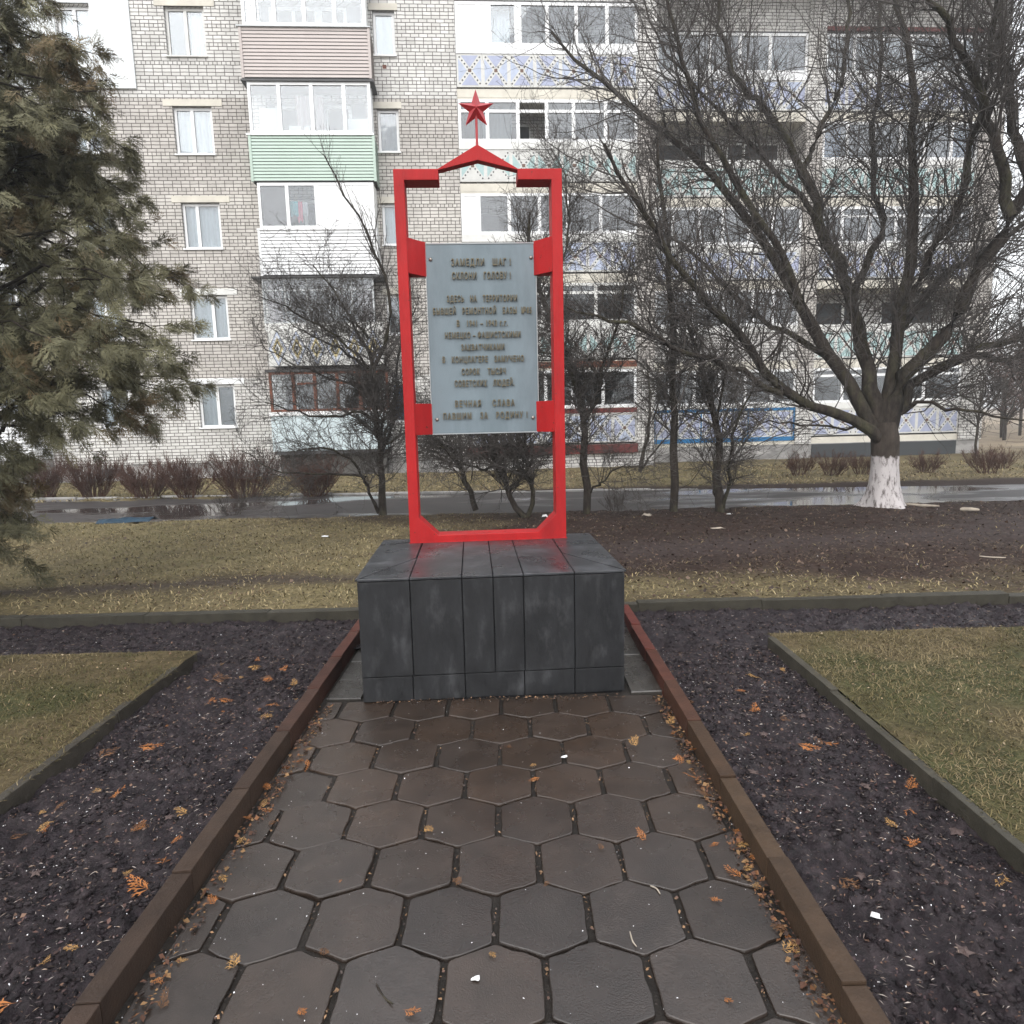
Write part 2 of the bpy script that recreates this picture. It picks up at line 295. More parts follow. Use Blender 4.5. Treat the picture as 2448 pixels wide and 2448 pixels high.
# ------------------------------------------------------------------ ground, beds, kerbs, path, road
def zone(X, Y):
    """how much grass (0..1) behind the cross kerb"""
    g = sstep(0.2, -1.6, X - 0.55 * (fbm(X * 0.5, Y * 0.5, 3) - 0.5) * 4)
    band = sstep(6.6, 5.5, Y + 1.2 * (fbm(X * 0.8, Y * 0.8, 9) - 0.5)) * (0.72 - 0.06 * np.clip(X, 0, 6))
    g = np.maximum(g, np.where(X > -1.5, band, 0))
    t1 = np.exp(-((Y - (6.35 + 0.16 * (X + 3.4) + 0.35 * (fbm(X * 0.6, Y * 0.6, 5) - 0.5))) / 0.34) ** 2) * sstep(1.0, -0.5, X)      # trodden trail, left
    g = g * (1 - 0.85 * t1)
    g = g * (1 - 0.75 * sstep(9.6, 10.9, Y + 0.8 * (fbm(X * 0.7, Y * 0.7, 11) - 0.5)) * sstep(-4.5, -2.2, X))
    far = sstep(14.6, 15.4, Y); g = np.maximum(g, far * (0.62 + 0.3 * fbm(X * 0.3, Y * 0.3, 21)))
    return np.clip(g * (0.35 + 1.25 * fbm(X * 1.7, Y * 1.7, 13)), 0, 1)
def trail(X, Y):
    a = np.exp(-((Y - (7.55 + 0.10 * X + 0.5 * (fbm(X * 0.5, Y * 0.5, 6) - 0.5))) / 0.55) ** 2) * sstep(0.2, 1.5, X)
    b = np.exp(-((Y - (9.0 + 0.42 * (X - 7.0))) / 0.5) ** 2) * sstep(5.0, 7.0, X)
    c = np.exp(-((Y - (6.35 + 0.16 * (X + 3.4))) / 0.34) ** 2) * sstep(1.0, -0.5, X)
    return np.clip(a + b + c, 0, 1)
def gz(X, Y):
    X = np.asarray(X, float); Y = np.asarray(Y, float)
    base = np.interp(Y, [-5, 5.3, 6.5, 10.8, 11.6, 14.2, 14.7, 16, 22, 60, 400], [0.055, 0.055, 0.03, 0.0, -0.07, -0.09, -0.045, -0.06, -0.17, -0.2, -0.2])
    n = (fbm(X * 0.9, Y * 0.9, 1) - 0.5) * 0.06 + (fbm(X * 5, Y * 5, 2) - 0.5) * 0.05 + (fbm(X * 16, Y * 16, 4) - 0.5) * 0.022
    flat = 1 - sstep(11.2, 11.7, Y) * sstep(14.6, 14.2, Y)
    return base + n * flat * np.interp(Y, [5.3, 5.5, 40, 80], [0.3, 1, 1, 0])
def gcol(X, Y):
    g = zone(X, Y)[..., None]; t = trail(X, Y)[..., None]
    n = fbm(X * 3, Y * 3, 31)[..., None]; n2 = fbm(X * 0.7, Y * 0.7, 33)[..., None]
    dirt = np.array([0.029, 0.0185, 0.0150]) * (0.7 + 0.6 * n); dirt = dirt * (1 - t) + np.array([0.042, 0.031, 0.0285]) * t
    grass = np.array([0.140, 0.114, 0.060]) * (0.75 + 0.5 * n) * (0.85 + 0.3 * n2)
    far = sstep(23, 30, Y)[..., None]; grass = grass * (1 - far) + np.array([0.24, 0.19, 0.13]) * far * (0.8 + 0.4 * n2) + 0 * grass
    return dirt * (1 - g) + grass * g
xs = np.concatenate([np.linspace(-300, -30, 12), np.linspace(-28, -9.2, 40), np.arange(-9, 9.6, 0.045), np.linspace(9.8, 28, 50), np.linspace(30, 300, 12)])
ys = np.concatenate([np.arange(5.25, 11.8, 0.045), np.arange(11.9, 24, 0.14), np.linspace(24.5, 60, 50), np.linspace(64, 600, 24)])
tag(grid(xs, ys, gz, 'ground', GROUND, gcol), kind='structure')
# land under and behind the photographer
tag(grid(np.linspace(-300, 300, 13), np.linspace(-300, 5.26, 9), lambda X, Y: X * 0 - 0.16, 'ground', mat('bare_ground', (0.07, 0.055, 0.045), 0.8, 0.2, 0.3, 2.0)), kind='structure')

# soil beds round the path
def soil_z(X, Y):
    l = fbm(X * 1.6, Y * 1.6, 51) - 0.5; m = fbm(X * 7, Y * 7, 52, 3); c = fbm(X * 38, Y * 38, 53, 2); hole = np.clip(0.30 - fbm(X * 4.3, Y * 4.3, 57, 2), 0, 1)
    return -0.004 + l * 0.03 + (m - 0.5) * 0.036 + np.clip(c - 0.42, 0, 1) * 0.060 * sstep(0.30, 0.55, m) - hole * 0.22
for (x0, x1, y0, y1, st) in ((-2.16, -1.19, 1.0, 4.45, 0.0105), (0.90, 1.76, 1.0, 4.45, 0.0105), (-5.6, -2.16, 4.27, 5.27, 0.014), (-2.16, -0.9, 4.45, 5.27, 0.014), (0.6, 1.76, 4.45, 5.27, 0.014), (1.76, 5.8, 4.36, 5.27, 0.014), (-2.16, -1.19, -1.5, 1.0, 0.05), (0.90, 1.76, -1.5, 1.0, 0.05)):
    tag(grid(np.arange(x0, x1 + st, st), np.arange(y0, y1 + st / 2, st), soil_z, 'soil_bed', SOIL), kind='structure')
for (x0, x1) in ((-14, -5.6), (5.8, 14)):
    tag(grid(np.arange(x0, x1 + 0.05, 0.06), np.arange(4.45, 5.3, 0.05), soil_z, 'soil_bed', SOIL), kind='structure')
# lawns in front of the beds
def lawn_z(X, Y): return 0.068 + (fbm(X * 1.2, Y * 1.2, 61) - 0.5) * 0.03 + (fbm(X * 7, Y * 7, 62) - 0.5) * 0.02
def lawn_c(X, Y):
    n = fbm(X * 1.4, Y * 1.4, 63)[..., None]; m = fbm(X * 9, Y * 9, 64)[..., None]
    a = np.array([0.085, 0.065, 0.035]); b = np.array([0.050, 0.052, 0.022]); k = sstep(0.35, 0.62, n); return (a * k + b * (1 - k)) * (0.6 + 0.6 * m)
tag(grid(np.arange(-9, -2.125, 0.05), np.arange(-1.5, 4.36, 0.05), lawn_z, 'lawn', GROUND, lawn_c), kind='structure')
tag(grid(np.arange(1.768, 9, 0.05), np.arange(-1.5, 4.46, 0.05), lawn_z, 'lawn', GROUND, lawn_c), kind='structure')

# kerbs: rows of stones, each stone its own tone
def kerb(name, a, b, wd, z0, z1, ln, cols, jit=0.0025, inner=None):
    a = np.array(a, float); b = np.array(b, float); L = np.linalg.norm(b - a); e = (b - a) / L; p = np.array([-e[1], e[0]]); n = max(1, round(L / ln)); bm = bmesh.new(); cl = []
    lay = bm.verts.layers.float_color.new('tint')
    for i in range(n):
        s0 = i * L / n + 0.0015; s1 = (i + 1) * L / n - 0.0015; dz = RNG.normal(0, jit); dp = RNG.normal(0, jit); tilt = RNG.normal(0, jit * 0.7)
        c = 0.60 * np.array(cols(i / max(1, n - 1))) * RNG.uniform(0.88, 1.12)
        v = []
        for s in (s0, s1):
            for q, z in ((0, z0), (wd, z0), (wd, z1 + dz + tilt), (0, z1 + dz)):
                P = a + e * s + p * (q + dp); vv = bm.verts.new((P[0], P[1], z + (0.002 if s == s0 else -0.002))); vv[lay] = (*c, 1); v.append(vv)
        for f in ((0, 1, 2, 3), (7, 6, 5, 4), (0, 4, 5, 1), (1, 5, 6, 2), (2, 6, 7, 3), (3, 7, 4, 0)): bm.faces.new([v[k] for k in f])
    bmesh.ops.recalc_face_normals(bm, faces=bm.faces); bmesh.ops.bevel(bm, geom=[e_ for e_ in bm.edges], offset=0.004, segments=2, affect='EDGES', profile=0.6)
    me = bpy.data.meshes.new(name); bm.to_mesh(me); bm.free(); o = link(name, me, KERB); tag(o, kind='structure'); return o
lk = lambda f: (0.060 + 0.065 * max(0, f - 0.62) / 0.38, 0.036 + 0.004 * f, 0.027)
rk = lambda f: (0.082 + 0.070 * max(0, f - 0.62) / 0.38, 0.051 - 0.016 * max(0, f - 0.6) / 0.4, 0.036 - 0.010 * f)
kerb('path_kerb', (-1.125, -1.0), (-1.125, 5.16), 0.07, -0.15, 0.09, 0.5, lk)
kerb('path_kerb', (0.91, -1.0), (0.91, 5.16), 0.068, -0.15, 0.09, 0.5, rk)
gk = lambda f: (0.060, 0.054, 0.040)
kerb('bed_kerb', (12.0, 5.235 - 0.055), (-12.0, 5.235), -0.095, -0.15, 0.08, 0.98, gk, 0.006)
kerb('bed_kerb', (1.780, -1.0), (1.760, 4.36), 0.042, -0.15, 0.074, 0.95, lambda f: (0.078, 0.070, 0.053))
kerb('bed_kerb', (12.0, 4.50), (1.77, 4.40), 0.05, -0.15, 0.052, 0.95, lambda f: (0.10, 0.092, 0.07))
kerb('bed_kerb', (-2.135, -1.0), (-2.15, 4.28), 0.045, -0.15, 0.072, 0.95, lambda f: (0.072, 0.062, 0.049))
kerb('bed_kerb', (-2.16, 4.34), (-12.0, 4.44), 0.05, -0.15, 0.052, 0.95, lambda f: (0.095, 0.085, 0.066))

# the path: regular hexagonal concrete slabs, laid in dirt
def clip(poly, x0, x1, y0, y1):
    for ax, val, sg in ((0, x0, 1), (0, x1, -1), (1, y0, 1), (1, y1, -1)):
        out = []
        for i in range(len(poly)):
            p, q = poly[i], poly[(i + 1) % len(poly)]; a, b = sg * (p[ax] - val), sg * (q[ax] - val)
            if a >= 0: out.append(p)
            if (a > 0 > b) or (a < 0 < b): k = a / (a - b); out.append((p[0] + k * (q[0] - p[0]), p[1] + k * (q[1] - p[1])))
        poly = out
        if len(poly) < 3: return []
    return poly
bm = bmesh.new(); lay = bm.verts.layers.float_color.new('tint')
def slab(poly, z, tilt, c):
    cx = sum(p[0] for p in poly) / len(poly); cy = sum(p[1] for p in poly) / len(poly)
    rings = []
    for k, dz in ((1.0, -0.05), (1.0, -0.006), (0.99, -0.0018), (0.972, 0.0)):
        r = []
        for x, y in poly:
            X = cx + (x - cx) * k; Y = cy + (y - cy) * k
            v = bm.verts.new((X, Y, z + dz + tilt[0] * (X - cx) + tilt[1] * (Y - cy))); v[lay] = (*c, 1); r.append(v)
        rings.append(r)
    n = len(poly)
    for a, b in zip(rings[:-1], rings[1:]):
        for i in range(n): bm.faces.new((a[i], a[(i + 1) % n], b[(i + 1) % n], b[i]))
    bm.faces.new(rings[-1])
PX0, PX1 = -1.112, 0.862
for j in range(-1, 19):
    yc = 3.262 - 0.265 * j; sh = 0.0 if j % 2 == 0 else 0.15
    for i in range(-6, 7):
        xc = 0.066 + 0.15 + 0.3 * i + sh
        hw, hh = 0.15 - 0.0085 - RNG.uniform(0, 0.003), 0.1635 - 0.0038; q = 0.1015 - 0.0016
        poly = [(xc, yc - hh), (xc + hw, yc - q), (xc + hw, yc + q), (xc, yc + hh), (xc - hw, yc + q), (xc - hw, yc - q)]
        poly = [(x + RNG.normal(0, 0.0016), y + RNG.normal(0, 0.0016)) for x, y in poly]
        rp = []
        for a_i in range(6):
            pa, pb, pc = poly[a_i - 1], poly[a_i], poly[(a_i + 1) % 6]; k = RNG.uniform(0.04, 0.085)
            e1 = (pb[0] + (pa[0] - pb[0]) * k, pb[1] + (pa[1] - pb[1]) * k); e2 = (pb[0] + (pc[0] - pb[0]) * k, pb[1] + (pc[1] - pb[1]) * k)
            md = (0.25 * e1[0] + 0.25 * e2[0] + 0.5 * pb[0], 0.25 * e1[1] + 0.25 * e2[1] + 0.5 * pb[1]); rp += [e1, md, e2]
            for f in (0.36, 0.64): rp.append((e2[0] + (pc[0] - pb[0]) * (f - k) + RNG.normal(0, 0.0022), e2[1] + (pc[1] - pb[1]) * (f - k) + RNG.normal(0, 0.0022)))
        poly = clip(rp, PX0 + RNG.uniform(0, 0.03), PX1 - RNG.uniform(0, 0.03), -1.3, 3.63)
        if len(poly) < 3 or max(p[0] for p in poly) - min(p[0] for p in poly) < 0.05: continue
        b = RNG.uniform(0.80, 1.18); wm = RNG.uniform(-0.04, 0.10) + 0.10 * float(sstep(1.8, 2.6, np.array(yc)))
        c = np.array([0.027, 0.0200, 0.0165]) * b * np.array([1 + wm, 1, 1 - wm])
        slab(poly, RNG.normal(0, 0.0022), (RNG.normal(0, 0.008), RNG.normal(0, 0.008)), c)
for x0, x1, cs in ((-1.10, -0.90, 0.075), (0.665, 0.855, 0.105)):        # plain slabs beside the plinth
    y = 3.655
    while y < 5.0:
        ln = 0.30 if x0 < 0 else 0.62
        slab([(x0, y + 0.005), (x1, y + 0.005), (x1, y + ln - 0.005), (x0, y + ln - 0.005)], RNG.normal(0.004, 0.003), (RNG.normal(0, 0.01), RNG.normal(0, 0.01)), np.array([cs, cs * 0.90, cs * 0.80]) * 0.42)
        y += ln
me = bpy.data.meshes.new('paving'); bm.normal_update(); bm.to_mesh(me); bm.free(); tag(link('paving', me, PAVE), kind='structure')
tag(grid(np.arange(-1.13, 0.92, 0.03), np.arange(-1.3, 5.2, 0.03), lambda X, Y: -0.012 + (fbm(X * 20, Y * 20, 71) - 0.5) * 0.012, 'path', JOINT), kind='structure')

# wet asphalt lane in front of the flats
ROADM = mat('wet_asphalt', (0.034, 0.029, 0.028), 0.3, 0.28, 0.25, 1.5, 0.25, 60)
n_, l_ = ROADM.node_tree.nodes, ROADM.node_tree.links; p_ = n_['Principled BSDF']
tx = n_.new('ShaderNodeTexNoise'); tx.inputs['Scale'].default_value = 0.42; tx.inputs['Detail'].default_value = 4.0; tc_ = n_.new('ShaderNodeTexCoord')
mp_ = n_.new('ShaderNodeMapping'); mp_.inputs['Scale'].default_value = (0.5, 1.3, 1); l_.new(tc_.outputs['Object'], mp_.inputs[0]); l_.new(mp_.outputs[0], tx.inputs['Vector'])
cr = n_.new('ShaderNodeMapRange'); cr.inputs['From Min'].default_value = 0.42; cr.inputs['From Max'].default_value = 0.52; cr.inputs['To Min'].default_value = 0.04; cr.inputs['To Max'].default_value = 0.62
l_.new(tx.outputs['Fac'], cr.inputs['Value']); l_.new(cr.outputs[0], p_.inputs['Roughness'])
bn = [x for x in n_ if x.type == 'BUMP'][0]; bs = n_.new('ShaderNodeMapRange'); bs.inputs['From Min'].default_value = 0.05; bs.inputs['From Max'].default_value = 0.4; bs.inputs['To Max'].default_value = 0.3
l_.new(cr.outputs[0], bs.inputs['Value']); l_.new(bs.outputs[0], bn.inputs['Strength'])
def road_edge_near(x): return 11.25 - 0.055 * x * (x > 0) + (fbm(x * 0.9, x * 0, 81) - 0.5) * 0.5
def road_edge_far(x): return 14.45 - 0.075 * x + (fbm(x * 0.5, x * 0, 82) - 0.5) * 0.25
rx = np.concatenate([np.linspace(-60, -15, 20), np.arange(-14.6, 15, 0.2), np.linspace(15.4, 60, 20)])
V = []
for x in rx:
    a, b = float(road_edge_near(np.array(x))), float(road_edge_far(np.array(x)))
    if x > 9: b += (x - 9) * 0.05
    for k in range(5): V.append((x, a + (b - a) * k / 4, -0.045 - 0.012 * math.sin(k / 4 * math.pi)))
i = np.arange(len(rx) - 1)[:, None] * 5 + np.arange(4)[None, :]; i = i.ravel()
tag(link('road', np_mesh('road', np.array(V), [np.stack([i, i + 5, i + 6, i + 1], -1)]), ROADM, smooth=True), kind='structure')
kx = np.linspace(-16, 5, 22)
for q in range(0, 20):
    if RNG.random() < 0.12: continue
    a = (kx[q], float(road_edge_far(kx[q])) - 0.02); b = (kx[q + 1], float(road_edge_far(kx[q + 1])) - 0.02)
    if q == 0: kb = []
    kb.append((a, b))
bm = MB()
for a, b in kb:
    dx, dy = b[0] - a[0], b[1] - a[1]; s = 0.01
    bm.prism_xy([(a[0] + s, a[1]), (b[0] - s, b[1]), (b[0] - s, b[1] + 0.11), (a[0] + s, a[1] + 0.11)], -0.2, 0.0 + RNG.normal(-0.012, 0.012))
tag(bm.build('road_kerb', CONC, bevel=0.012), kind='structure')

# ------------------------------------------------------------------ war memorial
mem = tag(empty('war_memorial', (-0.1205, 3.6485, 0), 0.0565), 'red steel memorial frame with star and inscribed blue-grey plaque on a dark slate plinth', 'memorial')
PD = 1.21; HW = 0.755; PH = 0.722
core = MB(); core.box(-HW + 0.014, HW - 0.014, 0.014, PD - 0.014, -0.05, PH - 0.013); plinth = core.build('plinth', MORT, mem)
fr = [0, .194, .387, .503, .616, .808, 1]; X = [-HW + 2 * HW * f for f in fr]; g = 0.0030; zb = 0.148
def tile(x0, x1, z0, z1, name='cladding_slab'):
    m = MB(); d = RNG.normal(0, 0.0008); m.box(x0 + g, x1 - g, d, 0.0135, z0 + g, z1 - g); m.build(name, GRAN, plinth, bevel=0.0015)
for a, b in zip(X[:-1], X[1:]): tile(a, b, zb, PH - 0.016)
fb = [0, .190, .387, .613, .806, 1]; XB = [-HW + 2 * HW * f for f in fb]
for a, b in zip(XB[:-1], XB[1:]): tile(a, b, 0.0, zb)
for sx in (-1, 1):
    for k in range(4):
        y0, y1 = 0.0137 + (PD - 0.0275) * k / 4, 0.0137 + (PD - 0.0275) * (k + 1) / 4
        for z0, z1 in ((0.0, zb), (zb, PH - 0.016)):
            m = MB(); x0, x1 = (-HW, -HW + 0.0135) if sx < 0 else (HW - 0.0135, HW); m.box(x0, x1, y0 + g, y1 - g, z0 + g, z1 - g); m.build('cladding_slab', GRAN, plinth, bevel=0.0015)
for k in range(5):
    m = MB(); x0 = -HW + 2 * HW * k / 5; m.box(x0 + g, x0 + 2 * HW / 5 - g, PD - 0.0135, PD, 0, PH - 0.016); m.build('cladding_slab', GRAN, plinth, bevel=0.0015)
ov = 0.006; zt0, zt1 = PH - 0.0125, PH
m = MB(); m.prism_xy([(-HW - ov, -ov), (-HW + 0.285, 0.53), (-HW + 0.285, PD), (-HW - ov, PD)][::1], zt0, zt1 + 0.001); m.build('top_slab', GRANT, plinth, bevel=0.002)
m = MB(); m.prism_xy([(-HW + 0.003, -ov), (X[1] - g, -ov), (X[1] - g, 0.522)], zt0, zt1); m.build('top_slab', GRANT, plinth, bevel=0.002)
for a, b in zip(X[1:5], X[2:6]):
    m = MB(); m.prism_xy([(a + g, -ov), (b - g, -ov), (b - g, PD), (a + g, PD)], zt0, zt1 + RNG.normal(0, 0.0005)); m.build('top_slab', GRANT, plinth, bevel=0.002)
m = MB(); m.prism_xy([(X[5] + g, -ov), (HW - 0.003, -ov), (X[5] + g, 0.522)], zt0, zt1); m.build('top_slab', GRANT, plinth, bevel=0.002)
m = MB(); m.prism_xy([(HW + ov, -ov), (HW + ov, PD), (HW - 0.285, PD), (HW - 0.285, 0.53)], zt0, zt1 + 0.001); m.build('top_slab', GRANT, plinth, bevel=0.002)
# frame: one welded box section bent round, with cut lower corners
cx = 0.008; FY0, FY1 = 1.035, 1.195; zT, zB = 3.228, PH; ho, hi = 0.559, 0.488; bi = 0.262; zi = zT - 0.07
outer = [(cx - ho, zB), (cx + ho, zB), (cx + ho, zT), (cx + bi, zT), (cx + bi, zi), (cx + hi, zi), (cx + hi, zB + 0.180), (cx + 0.358, zB + 0.052),
         (cx - 0.358, zB + 0.052), (cx - hi, zB + 0.180), (cx - hi, zi), (cx - bi, zi), (cx - bi, zT), (cx - ho, zT)]
m = MB(); m.prism_xz(outer, FY0, FY1); fo = m.build('frame', RED, mem, bevel=0.004)
# weld and drip line proud of the foot
m = MB(); m.box(cx - ho - 0.006, cx + ho + 0.006, FY0 - 0.006, FY0 - 0.0005, PH, PH + 0.006); m.build('foot_weld', RED, fo, bevel=0.002)
for sx in (-1, 1):
    for z0, z1 in ((2.572, 2.802), (1.484, 1.702)):
        a = cx + sx * (hi + 0.001); b = cx + sx * 0.372
        poly = [(a, FY0 + 0.012), (b, FY1 - 0.012), (b, FY1 + 0.016), (a, FY1 + 0.016)]
        if sx > 0: poly = poly[::-1]
        m = MB(); m.prism_xy(poly, z0, z1); m.build('bracket', RED, fo, bevel=0.003)
m = MB(); m.box(cx - 0.335, cx - 0.25, FY1 + 0.016, FY1 + 0.05, 2.79, 2.803); m.box(cx + 0.25, cx + 0.335, FY1 + 0.016, FY1 + 0.05, 2.79, 2.803)
m.build('backing_tab', RED, fo)
ch = [(cx - bi - 0.004, zT - 0.008), (cx, 3.283), (cx + bi + 0.004, zT - 0.008), (cx + bi + 0.004, zT + 0.001), (cx, 3.380), (cx - bi - 0.004, zT + 0.001)]
m = MB(); m.prism_xz(ch, FY0 + 0.004, FY0 + 0.075); m.build('gable', RED, mem, bevel=0.003)
# star on its rod
tb = TubeBag(); tb.add(np.array([[(cx, FY0 + 0.05, 3.35), (cx, FY0 + 0.05, 3.45), (cx, FY0 + 0.05, 3.62)]]), np.full((1, 3), 0.009), 10); tb.build('star_rod', REDST, mem)
vs = []; zc = 3.612; ro, ri = 0.124, 0.0495
for k in range(10):
    a = math.pi / 2 + k * math.pi / 5; r = ro if k % 2 == 0 else ri; vs.append((cx + r * math.cos(a), FY0 + 0.05, zc + r * math.sin(a)))
vs += [(cx, FY0 + 0.008, zc), (cx, FY0 + 0.092, zc)]
fs = [(k, (k + 1) % 10, 10) for k in range(10)] + [((k + 1) % 10, k, 11) for k in range(10)]
m = MB(); m.add(vs, fs); m.build('star', REDST, mem)
# plaque with raised lettering and four bolts
PY = 1.182; m = MB(); m.box(-0.366, 0.393, PY, PY + 0.012, 1.490, 2.786, 0); pq = m.build('plaque', PLAQ, mem, bevel=0.002)
for x0, x1, z0, z1 in ((-0.3725, -0.3665, 1.482, 2.794), (0.3935, 0.3995, 1.482, 2.794), (-0.3664, 0.3934, 2.7865, 2.794), (-0.3664, 0.3934, 1.482, 1.4895)):
    m = MB(); m.box(x0, x1, PY - 0.004, PY + 0.014, z0, z1); m.build('plaque_rim', PEDGE, pq)
for bx, bz in ((-0.335, 2.687), (0.363, 2.692), (-0.333, 1.589), (0.356, 1.587)):
    vs = []; fs = []; n = 16
    for k in range(4):
        a = k / 3.0 * math.pi / 2 * 0.98
        for j in range(n): vs.append((bx + 0.0135 * math.cos(a) * math.cos(j * 2 * math.pi / n), PY - 0.001 - 0.011 * math.sin(a), bz + 0.0135 * math.cos(a) * math.sin(j * 2 * math.pi / n)))
    for k in range(3):
        for j in range(n): fs.append((k * n + j, k * n + (j + 1) % n, (k + 1) * n + (j + 1) % n, (k + 1) * n + j))
    fs.append(tuple(range(3 * n, 4 * n))); m = MB(); m.add(vs, fs); m.build('bolt', STEEL, pq, smooth=True)
LINES = [('ЗАМЕДЛИ   ШАГ !', -0.193, 0.219, 2.665, 0.046), ('СКЛОНИ   ГОЛОВУ !', -0.191, 0.217, 2.575, 0.046), ('ЗДЕСЬ   НА   ТЕРРИТОРИИ', -0.232, 0.259, 2.421, 0.043),
         ('БЫВШЕЙ   РЕМОНТНОЙ   БАЗЫ  №85', -0.332, 0.359, 2.338, 0.043), ('В   1941 – 1943 г.г.', -0.169, 0.189, 2.254, 0.042), ('НЕМЕЦКО – ФАШИСТСКИМИ', -0.255, 0.277, 2.173, 0.041),
         ('ЗАХВАТЧИКАМИ', -0.144, 0.161, 2.089, 0.041), ('В   КОНЦЛАГЕРЕ   ЗАМУЧЕНО', -0.278, 0.298, 2.006, 0.042), ('СОРОК    ТЫСЯЧ', -0.146, 0.165, 1.92, 0.043),
         ('СОВЕТСКИХ   ЛЮДЕЙ.', -0.199, 0.226, 1.839, 0.043), ('ВЕЧНАЯ    СЛАВА', -0.2, 0.225, 1.697, 0.045), ('ПАВШИМ   ЗА   РОДИНУ !', -0.288, 0.315, 1.611, 0.045)]
for txt, x0, x1, z, h in LINES:
    cu = bpy.data.curves.new('lettering', 'FONT'); cu.body = txt; cu.size = 1.0; cu.extrude = 0.06; cu.offset = 0.020; cu.space_character = 1.26; cu.resolution_u = 3
    if z < 1.75: cu.space_character = 1.42
    tmp = bpy.data.objects.new('lettering', cu); COL.objects.link(tmp)
    dg = bpy.context.evaluated_depsgraph_get(); me = bpy.data.meshes.new_from_object(tmp.evaluated_get(dg)); bpy.data.objects.remove(tmp)
    co = np.zeros(len(me.vertices) * 3, np.float32); me.vertices.foreach_get('co', co); co = co.reshape(-1, 3)
    xmin, xmax = co[:, 0].min(), co[:, 0].max(); cap = 0.72
    xx = x0 + (co[:, 0] - xmin) / (xmax - xmin) * (x1 - x0); zz = z - h / 2 + co[:, 1] / cap * h; dep = PY - 0.0070 - co[:, 2] / 0.06 * 0.0075
    me.vertices.foreach_set('co', np.stack([xx, dep, zz], -1).astype(np.float32).ravel()); me.update()
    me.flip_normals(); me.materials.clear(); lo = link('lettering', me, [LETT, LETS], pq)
    for pl in me.polygons: pl.material_index = 0 if abs(pl.normal.y) > 0.6 else 1  # faces forward in brass, sides in the painted shade
# ------------------------------------------------------------------ block of flats (local: x along the front, y inwards, z up)
BA = math.atan(0.06)
bld = tag(empty('apartment_building', (0, 22.19, 0), BA), 'five-storey pale brick block of flats with glazed balconies behind the bare trees', 'building')
FL = 2.75
def holes_wall(mb, x0, x1, z0, z1, holes, y, depth, mi=0):
    xs = sorted({x0, x1, *[h[0] for h in holes], *[h[1] for h in holes]}); zs = sorted({z0, z1, *[h[2] for h in holes], *[h[3] for h in holes]})
    for a, b in zip(xs[:-1], xs[1:]):
        for c, d in zip(zs[:-1], zs[1:]):
            mx, mz = (a + b) / 2, (c + d) / 2
            if any(h[0] < mx < h[1] and h[2] < mz < h[3] for h in holes): continue
            mb.add([(a, y, c), (b, y, c), (b, y, d), (a, y, d)], [(0, 1, 2, 3)], mi)
    for a, b, c, d in holes:
        mb.add([(a, y, c), (a, y + depth, c), (a, y + depth, d), (a, y, d)], [(0, 1, 2, 3)], mi); mb.add([(b, y, c), (b, y, d), (b, y + depth, d), (b, y + depth, c)], [(0, 1, 2, 3)], mi)
        mb.add([(a, y, d), (a, y + depth, d), (b, y + depth, d), (b, y, d)], [(0, 1, 2, 3)], mi); mb.add([(a, y, c), (b, y, c), (b, y + depth, c), (a, y + depth, c)], [(0, 1, 2, 3)], mi)
cols = [(-9.96, -8.80, 1.46, 2.83), (-13.05, -12.08, 1.50, 2.83), (-3.86, -3.20, 1.52, 2.78), (-20.6, -19.4, 1.46, 2.83)]
holes = [(a, b, c + FL * k, d + FL * k) for a, b, c, d in cols for k in range(5)]
holes += [(-7.2, -4.2, 0.75 + FL * k, 3.0 + FL * k) for k in range(5)]        # doors and windows on to the left balconies (behind their glazing)
WT, WB = 15.4, 0.36
mb = MB(); holes_wall(mb, -24, -1.39, WB, WT, holes, 0.0, 0.22); mb.add([(-1.39, 0, -0.4), (-1.39, 1.35, -0.4), (-1.39, 1.35, WT), (-1.39, 0, WT)], [(0, 1, 2, 3)]); mb.build('wall', BRICK, bld)
def pier(x0, x1, y0, y1, z0=WB, z1=WT, m=BRICK):
    mb = MB(); mb.box(x0, x1, y0, y1, z0, z1); mb.build('pier', m, bld)
pier(4.26, 4.85, 0.0, 2.75); pier(4.853, 5.225, 1.40, 2.75); pier(10.43, 11.02, 1.40, 2.75); pier(16.62, 17.48, 1.40, 2.75)
# socles of grey concrete
mb = MB(); mb.box(-24, -1.40, 0.05, 0.5, -0.6, WB + 0.0); mb.box(-1.40, 4.86, 0.10, 0.5, -0.6, 0.28); mb.build('socle', CONC, bld)
mb = MB(); mb.box(4.86, 17.47, 1.46, 2.0, -0.6, WB - 0.003); mb.build('socle', CONC, bld)
mb = MB(); mb.box(4.262, 4.848, 0.06, 0.8, -0.6, WB - 0.004); mb.box(-1.385, 4.25, 0.03, 0.099, -0.3, 0.30); mb.build('socle_facing', BRICKW, bld)
for (x0, x1) in ((-13.3, -12.6),):
    mb = MB(); mb.box(x0, x1, 0.035, 0.06, -0.02, 0.22); mb.build('cellar_vent', DARKIN, bld)
# roof, back and the gable end
mb = MB(); mb.box(-24.3, 17.7, 2.76, 13.5, -0.6, WT - 0.01); mb.build('rear_block', BRICK, bld)
mb = MB(); mb.box(-24.4, 17.8, -0.35, 13.6, WT, WT + 0.28); mb.build('roof', CONC, bld)
mb = MB(); mb.box(-24, -1.40, 0.62, 2.7, -0.5, WT - 0.02); mb.build('inner_wall', DARKIN, bld)
